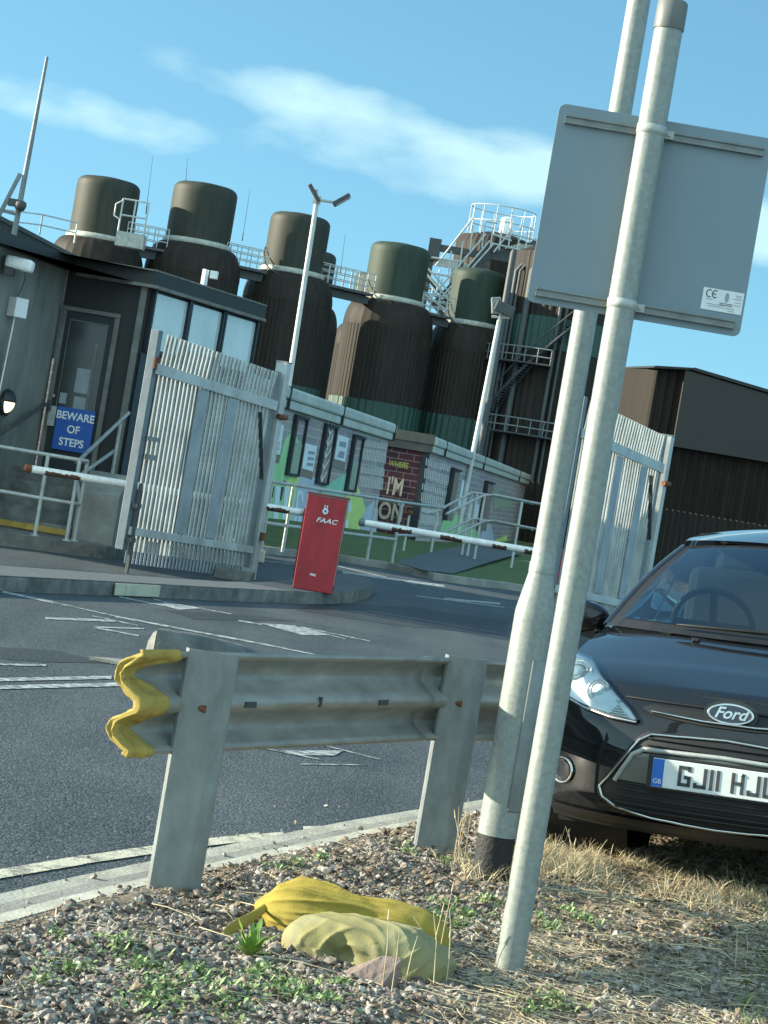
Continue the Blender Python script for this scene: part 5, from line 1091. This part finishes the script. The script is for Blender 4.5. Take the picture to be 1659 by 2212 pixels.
for sg in (-1, 1):
    mir = lambda v: (v.x*sg, v.y, v.z)
    m = MB(); m.grid([[mir(pil(p, k_)) for k_ in np.linspace(0, 1, 7)] for p in ps]); m.build('front_pillar', paint, car)
    m = MB(); m.grid([[mir(roofp(r, 1).lerp(cant(r), k_)+Vector((.006*sin(k_*pi), 0, .006*sin(k_*pi)))) for k_ in np.linspace(0, 1, 5)] for r in np.linspace(0, 1, 15)]); m.build('roof_rail', paint, car)
    ft = lambda f: cant(f); 
    def sidep(f, k_):
        a = pil(0, 1).lerp(belt(1), 0) if 0 else None
        lo = belt(f); hi = pil(min(1, f/.28), 1) if f < .28 else cant((f-.28)/.72*.98); 
        return lo.lerp(hi, k_)
    m = MB(); m.grid([[mir(sidep(f, k_)) for k_ in np.linspace(0, 1, 7)] for f in np.linspace(.02, .52, 14)]); m.build('side_window', glass, car)
    m = MB(); m.grid([[mir(sidep(f, k_)) for k_ in np.linspace(0, 1, 7)] for f in np.linspace(.56, .84, 9)]); m.build('side_window', glass, car)
    m = MB()
    for f0, f1 in ((.52, .56), (.84, 1.0)): m.grid([[mir(sidep(f, k_)+Vector((.004, 0, 0))) for k_ in np.linspace(0, 1, 7)] for f in np.linspace(f0, f1, 5)])
    m.build('rear_pillar', paint, car)
    # mirror
    mc = Vector((.90*sg, 1.50, .985)); mm = MB(); rows = []
    for i in range(13):
        ph = pi*i/12; rows.append([(mc.x+.115*sin(ph)*cos(th)*(1.0), mc.y-.03-.085*max(-.2, cos(ph)*-1+.0)*0-.10*sin(ph)*sin(th)*(1 if sin(th) > 0 else .25), mc.z+.078*cos(ph)*(1+.12*cos(th)*sg)) for th in [2*pi*j/24 for j in range(25)]])
    mm.grid(rows); mo = mm.build('wing_mirror', paint, car)
    mm = MB(); mm.bar(mc+Vector((-.06*sg, .0, -.06)), Vector((.755*sg, 1.55, .93)), .07, .035); mm.bar(mc+Vector((.02*sg, -.01, -.07)), mc+Vector((-.05*sg, 0, -.085)), .1, .04); mm.build('mirror_arm', blackp, mo)
m = MB(); m.grid([[tuple(roofp(1, q).lerp(Vector((.70*q, 3.86-.05*abs(q), 1.0)), k_)) for q in np.linspace(-1, 1, 15)] for k_ in np.linspace(0, 1, 8)]); m.build('rear_window', glass, car)
# wipers
m = MB()
for (q0, q1, p0, p1) in ((-.55, .22, .035, .06), (.05, .75, .03, .05)): m.tube([wsp(p0+(p1-p0)*f, q0+(q1-q0)*f)+Vector((0, -.02, .018)) for f in np.linspace(0, 1, 12)], [.004]+[.008]*10+[.012], 6)
m.build('wiper', grille_m, car)
# interior
m = MB(); m.box((0, 1.62, .94), (1.30, .5, .09)); m.box((0, 2.6, .93), (1.3, 1.7, .02)); m.build('dashboard', seatm, car, bevel=.03)
m = MB(); c = Vector((-.36, 1.78, 1.0)); R = Matrix.Rotation(radians(-62), 4, 'X'); m.T = Matrix.Translation(c) @ R; m.tube([(.185*cos(i*2*pi/32), .185*sin(i*2*pi/32), 0) for i in range(33)], .015, 8); m.bar((-.17, 0, 0), (.17, 0, 0), .03, .02); m.bar((0, 0, 0), (0, -.17, 0), .03, .02); m.build('steering_wheel', blackp, car)
for sx_ in (-.36, .36):
    m = MB(); m.box((sx_, 2.42, 1.05), (.48, .14, .44), Matrix.Rotation(radians(-14), 3, 'X')); m.box((sx_, 2.50, 1.31), (.27, .1, .17), Matrix.Rotation(radians(-10), 3, 'X')); m.build('seat', seatm, car, bevel=.05)
m = MB(); m.box((0, 3.2, 1.02), (1.1, .16, .3)); m.build('rear_seat', seatm, car, bevel=.05)
m = MB(); m.box((0, 1.86, 1.345), (.24, .02, .07)); m.build('rear_view_mirror', blackp, car, bevel=.02)
# wheels
for sg in (-1, 1):
    for yc in (.80, 3.29):
        w_ = MB(); w_.T = Matrix.Translation((sg*.745, yc, .295)) @ Matrix.Rotation(pi/2, 4, 'Y'); w_.lathe([(.18, -.095), (.27, -.098), (.295, -.08), (.302, -.03), (.302, .03), (.295, .08), (.27, .098), (.18, .095)], 40); wh = w_.build('wheel', rubber, car)
        w_ = MB(); w_.T = Matrix.Translation((sg*.745, yc, .295)) @ Matrix.Rotation(pi/2*sg, 4, 'Y'); w_.lathe([(.185, .06), (.19, .085), (.17, .08), (.06, .06), (0, .065)], 40)
        for k_ in range(7): a = k_*2*pi/7; w_.bar((.03*cos(a), .03*sin(a), .075), (.175*cos(a), .175*sin(a), .085), .035, .02)
        w_.build('rim', silver, wh)
m = MB(); m.box((0, 2.0, .24), (1.35, 3.4, .10)); m.build('underbody', grille_m, car)
m = MB()
for sg in (-1, 1):
    for yc in (.80, 3.29): m.T = Matrix.Translation((sg*.62, yc, .30)) @ Matrix.Rotation(pi/2, 4, 'Y'); m.lathe([(.35, -.22), (.35, .2)], 28, None, 0, 2*pi)
m.T = Matrix.Identity(4); m.build('wheel_arch', grille_m, car)

# ================================================================== SACKS, STONE, PLANTS ON THE VERGE
def blob(name, c, rad, rot, m_, fold, seed, label, cat, parts=None, pw=3.0, zf=.0):
    t = MB(); rows = []; c = Vector(c); R = Matrix.Rotation(rot, 3, 'Z'); NU, NV = 220, 90
    sp = lambda v, e: math.copysign(abs(v)**e, v)
    for j in range(NV+1):
        ph = -pi/2+pi*j/NV; r = []
        for i in range(NU+1):
            th = 2*pi*i/NU; e = 2/pw
            p = Vector((rad[0]*sp(cos(ph), e)*sp(cos(th), e), rad[1]*sp(cos(ph), e)*sp(sin(th), e), rad[2]*sp(sin(ph), .8)))
            p = fold(p, rad); q = p.normalized(); d = .013*noise.noise(Vector((p.x*7, p.y*9, p.z*11+seed)))+.004*noise.noise(Vector((p.x*22, p.y*26, p.z*26+seed)))
            p = p+q*d; p = R @ p+c; p.z = max(p.z, .0); r.append(tuple(p))
        rows.append(r)
    t.grid(rows); o = t.build(name, m_); tag(o, label, cat); return o
def sm_(a, b, v): v = max(0, min(1, (v-a)/(b-a))); return v*v*(3-2*v)
def ridged(u, k_, ph): return (1-abs(sin(u*k_+ph)))**2
cA = G(735, 2015, .06); cA.z = .075
def foldA(p, r):        # rear bright sack: long folds running into the gathered left end
    f = (p.x/r[0]+1)/2; g = sm_(.95, .15, f); th = math.atan2(p.z, -p.y); w = noise.noise(Vector((p.x*4, p.y*3, p.z*3+4)))
    bm_ = math.exp(-((f-.24)/.20)**2); p.z *= .95+.34*bm_; p.y *= 1+.42*bm_
    n = Vector((0, p.y/r[1]/r[1], p.z/r[2]/r[2])); n = n.normalized() if n.length > 1e-6 else Vector((0, 0, 1))
    p = p+n*((ridged(th*4.2+w*1.5+p.x*3.5, 1, .4)-.4)*.022+(ridged(th*9.5+w*3-p.x*5, 1, .2)-.4)*.009)*g*min(1, f*6)
    if f < .1: p.z *= .55+4.5*f
    if f > .85: p.z *= 1-.8*(f-.85)
    p.z += .012*sm_(.3, .7, f)*(1 if p.z > 0 else 0)
    return p
blob('yellow_sack', (cA.x+.035, cA.y+.13, .066), (.310, .095, .082), radians(-8), yellow_b, foldA, 1, 'bright yellow sack with gathered folds lying behind the paler sack', 'sack')
cB = G(800, 2075, .05)
def foldB(p, r):        # front sack: a torn mouth with folds curling round it
    f = p.x/r[0]; fr = max(0, -p.y/r[1]); dx, dz = p.x+.055, p.z-.010; di = sqrt((dx*.8)**2+(dz*1.1)**2); an = math.atan2(dz, dx)
    mouth = math.exp(-(di/.034)**2)*fr
    p = p+Vector((0, .034*mouth, -.006*mouth))
    rg = (ridged(di*62+an*1.1+noise.noise(p*9)*1.1, 1, .2)-.4)*.017*math.exp(-(di/.11)**2)*fr
    cleft = math.exp(-((dx-.045-dz*-.9)/.020)**2)*fr*sm_(.14, .0, abs(dz))
    p += Vector((0, -rg+.016*cleft, rg*.4))
    pl = (ridged(p.x*52-p.z*48+noise.noise(p*11), 1, .9)-.35)*.012*sm_(.35, .9, f)
    p += Vector((pl*.3, -pl*.7, pl*.7))
    top = (ridged(p.x*34+p.y*40+noise.noise(p*6)*2, 1, .1)-.4)*.006*max(0, p.z/r[2]); p.z += top
    p.z *= 1+.10*sin(f*2.4+.4)-.14*max(0, f)
    return p
blob('pale_sack', (cB.x-.01, cB.y+.03, .060), (.255, .140, .102), radians(-16), yellow_p, foldB, 5, 'pale yellow torn sack bulging in front of the bright yellow one', 'sack')
m = MB(); tl_ = [(472, 2008), (500, 1999), (540, 1986), (575, 1975)]; rows = []
for i, (x, y) in enumerate(tl_):
    p = G(x, y, .05); rows.append([(p.x, p.y, .035+.022*i+.012*sin(i*2)), (p.x+.01, p.y-.02, .02+.024*i), (p.x+.005, p.y-.05, .012+.018*i)])
m.grid(rows); tag(m.build('cloth_strip', yellow_b, solid=.004, sub=2), 'frayed yellow cloth strip trailing left from the bright yellow sack', 'cloth')
c = G(792, 2128, .02); m = MB(); m.add([(c.x-.105, c.y-.03, .0), (c.x+.02, c.y-.055, -.0), (c.x+.085, c.y-.01, .03), (c.x+.09, c.y+.0, .115), (c.x+.03, c.y+.015, .108), (c.x-.05, c.y+.02, .06), (c.x-.09, c.y+.03, .02), (c.x+.03, c.y+.06, 0)], [(0, 1, 4, 5), (1, 2, 3, 4), (0, 5, 6), (5, 4, 7, 6), (4, 3, 7), (3, 2, 7), (2, 1, 0, 6, 7)])
tag(m.build('stone_slab', rock_m, bevel=.004), 'jagged brown stone slab leaning on the front of the pale sack', 'stone')
def leaf_strip(mb, base, az, L, w, lift, droop, wave=0, seg=6):
    d = Vector((cos(az), sin(az), 0)); s_ = Vector((-d.y, d.x, 0)); A, B, C_ = [], [], []
    for i in range(seg+1):
        f = i/seg; ww = w*sin(pi*min(1, f*.86+.10))*(1+wave*sin(f*17)); p = base+d*(L*f*cos(lift)*(1))+Vector((0, 0, L*(sin(lift)*f-droop*f*f)))
        A.append(tuple(p+s_*ww)); B.append(tuple(p+Vector((0, 0, -.15*ww)))); C_.append(tuple(p-s_*ww))
    mb.grid([A, B, C_])
pb_ = G(538, 2068, .03); pb_.z = .03; t = thing('dandelion_plant', 'bright green leafy weed growing at the left end of the yellow sacks', 'plant', pb_); m = MB()
for i in range(30): leaf_strip(m, pb_, random.uniform(0, 2*pi), random.uniform(.07, .15), random.uniform(.006, .011), random.uniform(.55, 1.45), random.uniform(.05, .45), .25, 10)
m.build('leaves', leafm, t, True); m = MB(); m.tube([pb_-Vector((0, 0, .03)), pb_+Vector((0, 0, .03))], .008, 8); m.build('stem', bark, t, True)
# scattered cover -------------------------------------------------
ico = []; t_ = (1+sqrt(5))/2
for a, b, c in ((-1, t_, 0), (1, t_, 0), (-1, -t_, 0), (1, -t_, 0), (0, -1, t_), (0, 1, t_), (0, -1, -t_), (0, 1, -t_), (t_, 0, -1), (t_, 0, 1), (-t_, 0, -1), (-t_, 0, 1)): ico.append(Vector((a, b, c)).normalized())
ico = np.array(ico); icof = np.array([(0, 11, 5), (0, 5, 1), (0, 1, 7), (0, 7, 10), (0, 10, 11), (1, 5, 9), (5, 11, 4), (11, 10, 2), (10, 7, 6), (7, 1, 8), (3, 9, 4), (3, 4, 2), (3, 2, 6), (3, 6, 8), (3, 8, 9), (4, 9, 5), (2, 4, 11), (6, 2, 10), (8, 6, 7), (9, 8, 1)])
def inview(x, y, mgn=.25): return abs(x-.05*0) < .2*y+mgn
pts = []
while len(pts) < 66000:
    y = rng.uniform(5.1, 10.6); x = rng.uniform(-1.6, 2.4); ex = edge_x(y)
    if x < ex-.7 or x > 2.4: continue
    if x < ex and (rng.random() > .05*math.exp((x-ex)*4.5)): continue
    if x > ex+.06 or rng.random() < .3:
        pr = 1.0 if x < .35+.25*(y-6.5) else .35
        if 7.9 < y and x > .0: pr *= .8
        if rng.random() < pr: pts.append((x, y))
pts = np.array(pts); Np = len(pts); zz = np.array([vz(x, y) if x > edge_x(y)+.12 else (.03 if x > edge_x(y)-.07 else .004) for x, y in pts])
sz = rng.lognormal(math.log(.0056), .5, Np).clip(.003, .022); scl = rng.uniform(.55, 1.3, (Np, 3)); scl[:, 2] *= .75
dfm = 1+rng.uniform(-.28, .28, (Np, 12, 1)); V = ico[None]*dfm*scl[:, None, :]*sz[:, None, None]
ang = rng.uniform(0, 2*pi, Np); ca, sa = np.cos(ang), np.sin(ang); tl_ = rng.uniform(-.7, .7, Np); ct, st_ = np.cos(tl_), np.sin(tl_)
X, Y, Z = V[..., 0].copy(), V[..., 1].copy(), V[..., 2].copy(); Y, Z = Y*ct[:, None]-Z*st_[:, None], Y*st_[:, None]+Z*ct[:, None]; X, Y = X*ca[:, None]-Y*sa[:, None], X*sa[:, None]+Y*ca[:, None]
V = np.stack([X+pts[:, 0:1], Y+pts[:, 1:2], Z+zz[:, None]+sz[:, None]*.3], -1).reshape(-1, 3)
Fc = (icof[None]+(np.arange(Np)*12)[:, None, None]).reshape(-1, 3); tag(np_mesh('gravel', V, Fc, gravelm), 'pinkish brown loose gravel covering the verge', 'gravel', None, 'stuff')
def blades(name, P, L, w, tilt, m_, label, cat, curve=.5):
    n = len(P); seg = 3; az = rng.uniform(0, 2*pi, n); L_ = rng.uniform(L[0], L[1], n); tl = rng.uniform(tilt[0], tilt[1], n); ww = rng.uniform(w[0], w[1], n); V = np.zeros((n, (seg+1)*2, 3)); cv = rng.uniform(-curve, curve, n)
    fa = rng.uniform(0, 2*pi, n)
    for k_ in range(seg+1):
        f = k_/seg; a2 = az+cv*f; r = L_*f*np.cos(tl-.25*f); h = L_*np.sin(np.maximum(.02, tl-.35*f*f))*f; wd = ww*(1-f*.85)
        px_, py_ = P[:, 0]+r*np.cos(a2), P[:, 1]+r*np.sin(a2)
        for s_, o in ((0, 1), (1, -1)): V[:, k_*2+s_, 0] = px_+o*wd*np.cos(fa); V[:, k_*2+s_, 1] = py_+o*wd*np.sin(fa); V[:, k_*2+s_, 2] = P[:, 2]+h+o*wd*.3
    q = np.array([(0, 1, 3, 2), (2, 3, 5, 4), (4, 5, 7, 6)]); Fc = (q[None]+(np.arange(n)*(seg+1)*2)[:, None, None]).reshape(-1, 4)
    o = np_mesh(name, V.reshape(-1, 3), Fc, m_); tag(o, label, cat, None, 'stuff'); return o
def scatter(n, fn, zoff=.008):
    out = []
    while len(out) < n:
        y = rng.uniform(5.1, 12.5); x = rng.uniform(-1.6, 3.4)
        if x < edge_x(y)+.02: continue
        if rng.random() < fn(x, y): out.append((x, y, vz(x, y)+zoff))
    return np.array(out)
def sm(a, b, v): v = max(0, min(1, (v-a)/(b-a))); return v*v*(3-2*v)
straw_d = lambda x, y: (.10+.9*sm(.25, .7, x-.18*(y-6.6)))*(.45+.55*sm(-.25, .25, fbm(x, y, 3, 2.2, 3)))*(1-.8*sm(1.26, 1.42, x-.20*(y-6.9)))
blades('dry_straw', scatter(19000, straw_d), (.03, .20), (.0009, .0026), (.02, .28), strawm, 'dry straw and dead stalks lying on the verge', 'straw', .9)
tuft = lambda x, y: sm(.0, .3, fbm(x, y, 9, 2.6, 3)+.16)*math.exp(-((x-1.15)/.42)**2-((y-9.02)/.28)**2)+.5*math.exp(-((x-.62)/.10)**2-((y-8.5)/.14)**2)
blades('dry_grass', scatter(5200, tuft), (.04, .11), (.0008, .0022), (.5, 1.45), strawm, 'tufts of dry standing grass in front of the car', 'dry grass', .5)
blades('green_grass', scatter(7000, lambda x, y: sm(1.26, 1.40, x-.20*(y-6.9))), (.05, .15), (.0012, .003), (.5, 1.4), grassm, 'green grass at the right edge of the verge', 'grass', .6)
car_d = lambda x, y: .8*sm(8.6, 9.0, y)*sm(.9, 1.2, x)*(.4+.6*sm(-.2, .3, fbm(x, y, 2, 3, 3)))
blades('dead_grass', scatter(6000, car_d), (.03, .10), (.0008, .002), (.1, 1.0), strawm, 'flattened dead grass underneath the parked car', 'dry grass', .8)
lp = scatter(9000, lambda x, y: (.2+.8*sm(-.1, .3, fbm(x, y, 21, 2.0, 3)))*(.16+.84*sm(6.7, 7.4, y)))
n_ = len(lp); az = rng.uniform(0, 2*pi, n_); sz = rng.uniform(.005, .014, n_); tl_ = rng.uniform(-.8, .8, (n_, 2)); base = np.array([(-1, -.3, 0), (-.2, -.75, .25), (.9, -.25, .1), (1.1, .3, -.1), (.2, .7, .3), (-.8, .45, .1)])
V = base[None]*sz[:, None, None]; V[..., 2] += V[..., 0]*tl_[:, 0:1]+V[..., 1]*tl_[:, 1:2]; X = V[..., 0]*np.cos(az)[:, None]-V[..., 1]*np.sin(az)[:, None]; Y = V[..., 0]*np.sin(az)[:, None]+V[..., 1]*np.cos(az)[:, None]
V = np.stack([X+lp[:, 0:1], Y+lp[:, 1:2], V[..., 2]+lp[:, 2:3]+.008], -1).reshape(-1, 3); q = np.array([(0, 1, 4, 5), (1, 2, 3, 4)]); Fc = (q[None]+(np.arange(n_)*6)[:, None, None]).reshape(-1, 4)
tag(np_mesh('leaf_litter', V, Fc, mat('leaf_litter', (.10, .07, .045), .8, 0, .4, 40, col2=(.32, .25, .17))), 'brown dead leaf litter strewn over the gravel', 'leaf litter', None, 'stuff')
# low weeds: clusters of small leaves
wl = MB()
wc = [(300, 2100, 70), (360, 2150, 60), (250, 2060, 40), (430, 2110, 60), (520, 2150, 60), (610, 2140, 50), (640, 2165, 50), (150, 2095, 40), (330, 2180, 60), (480, 2185, 50), (640, 1870, 36), (600, 1880, 30), (690, 1865, 20), (960, 1965, 40), (1010, 1985, 55), (1050, 1960, 45), (980, 2010, 36), (930, 1990, 26), (1230, 1975, 50), (1190, 2010, 40), (1270, 2000, 34), (1160, 1990, 30), (90, 2140, 30), (1200, 2180, 40), (1150, 2190, 30), (700, 2180, 40), (560, 2110, 40), (880, 1850, 24), (960, 1870, 20), (120, 2040, 16), (730, 2140, 26)]
for x, y, r in wc:
    c = G(x, y, .03)
    for i in range(int(r*3.0)):
        a = random.uniform(0, 2*pi); rr = random.gauss(0, r/720*.62); p = Vector((c.x+rr*cos(a)*1.3, c.y+rr*sin(a)*2.0, 0))
        if p.x < edge_x(p.y)+.02: continue
        p.z = vz(p.x, p.y)+random.uniform(.002, .022); leaf_strip(wl, p, random.uniform(0, 2*pi), random.uniform(.010, .034), random.uniform(.002, .006), random.uniform(.1, 1.3), random.uniform(.1, .5), .15, 4)
tag(wl.build('low_weeds', weedm), 'patches of low green weeds creeping over the gravel', 'weeds', None, 'stuff')
# a few tall dry stalks
ts = MB()
for x, y, n_ in ((955, 2080, 4), (1000, 1870, 6), (985, 1830, 6), (1215, 1880, 3), (1250, 1890, 3), (850, 2140, 3), (940, 2140, 2), (1150, 2110, 3), (1590, 2100, 2)):
    for i in range(n_):
        p = G(x+random.uniform(-25, 25), y+random.uniform(-8, 8), .03); h = random.uniform(.1, .24); a = random.uniform(0, 2*pi); l_ = random.uniform(.0, .10); mid = p+Vector((l_*.4*cos(a), l_*.4*sin(a), h*.6)); ts.tube([p-Vector((0, 0, .03)), mid, p+Vector((l_*cos(a), l_*sin(a), h))], [.0018, .0014, .0009], 5)
        if i % 2: ts.tube([p+Vector((l_*cos(a), l_*sin(a), h)), p+Vector((l_*1.2*cos(a), l_*1.2*sin(a), h+.03))], [.003, .001], 5)
for i in range(46):
    y = random.uniform(6.3, 8.9); x = random.uniform(edge_x(y)+.1, 1.7); p = Vector((x, y, vz(x, y)+.012)); a = random.uniform(-.7, .5); L = random.uniform(.06, .28); ts.tube([p, p+Vector((L*.5*cos(a), L*.5*sin(a), random.uniform(0, .02))), p+Vector((L*cos(a), L*sin(a), random.uniform(-.005, .01)))], [.0022, .002, .0012], 5)
tag(ts.build('dry_stalks', strawm), 'tall dry stalks and fallen twigs on the verge', 'stalks', None, 'stuff')

# ================================================================== one piece, one mesh: split what came out of one loop
def split_pieces(o):
    me = o.data; n = len(me.vertices); par = list(range(n))
    def find(a):
        while par[a] != a: par[a] = par[par[a]]; a = par[a]
        return a
    for e in me.edges:
        a, b = find(e.vertices[0]), find(e.vertices[1])
        if a != b: par[a] = b
    comp = {}
    for i in range(n): comp.setdefault(find(i), []).append(i)
    cl = []
    for ids in comp.values():
        P = np.array([me.vertices[i].co[:] for i in ids]); cl.append([ids, P.min(0)-.004, P.max(0)+.004])
    ch = True
    while ch:
        ch = False
        for i in range(len(cl)):
            for j in range(len(cl)-1, i, -1):
                if (cl[i][1] <= cl[j][2]).all() and (cl[j][1] <= cl[i][2]).all():
                    cl[i] = [cl[i][0]+cl[j][0], np.minimum(cl[i][1], cl[j][1]), np.maximum(cl[i][2], cl[j][2])]; del cl[j]; ch = True
    if len(cl) < 2 or len(cl) > 60: return
    own = {}
    for k_, c in enumerate(cl):
        for i in c[0]: own[i] = k_
    polys = [[] for _ in cl]
    for p in me.polygons: polys[own[p.vertices[0]]].append((tuple(p.vertices), p.use_smooth))
    base = o.name.split('.')[0]
    for k_, c in enumerate(cl):
        ix = {v: i for i, v in enumerate(c[0])}; m2 = bpy.data.meshes.new(base); m2.from_pydata([me.vertices[i].co[:] for i in c[0]], [], [tuple(ix[v] for v in p) for p, _ in polys[k_]])
        m2.polygons.foreach_set('use_smooth', [sm for _, sm in polys[k_]]); m2.materials.append(me.materials[0]); m2.update()
        if k_ == 0: first = m2
        else: q = o.copy(); q.data = m2; q.name = base; COL.objects.link(q)
    o.data = first
for o in list(bpy.data.objects):
    if o.type == 'MESH' and o.parent is not None and o.name.split('.')[0] in ('post', 'poster', 'wheel_arch', 'side_wall', 'mural_hill', 'mural_field', 'mural_ground', 'painted_letter', 'painted_bird', 'bolt', 'slot', 'joint_strap', 'rail', 'seat', 'notice', 'poster_print', 'grille_bar', 'wiper', 'base', 'bracket', 'corner_pier', 'band', 'mirror_arm', 'rear_pillar', 'windscreen_border', 'painted_panel', 'kerb_stones', 'handrail', 'brace', 'trim', 'glazing_bead', 'roof_bracket', 'logo', 'hinge', 'slide_latch', 'dashboard'):
        split_pieces(o)
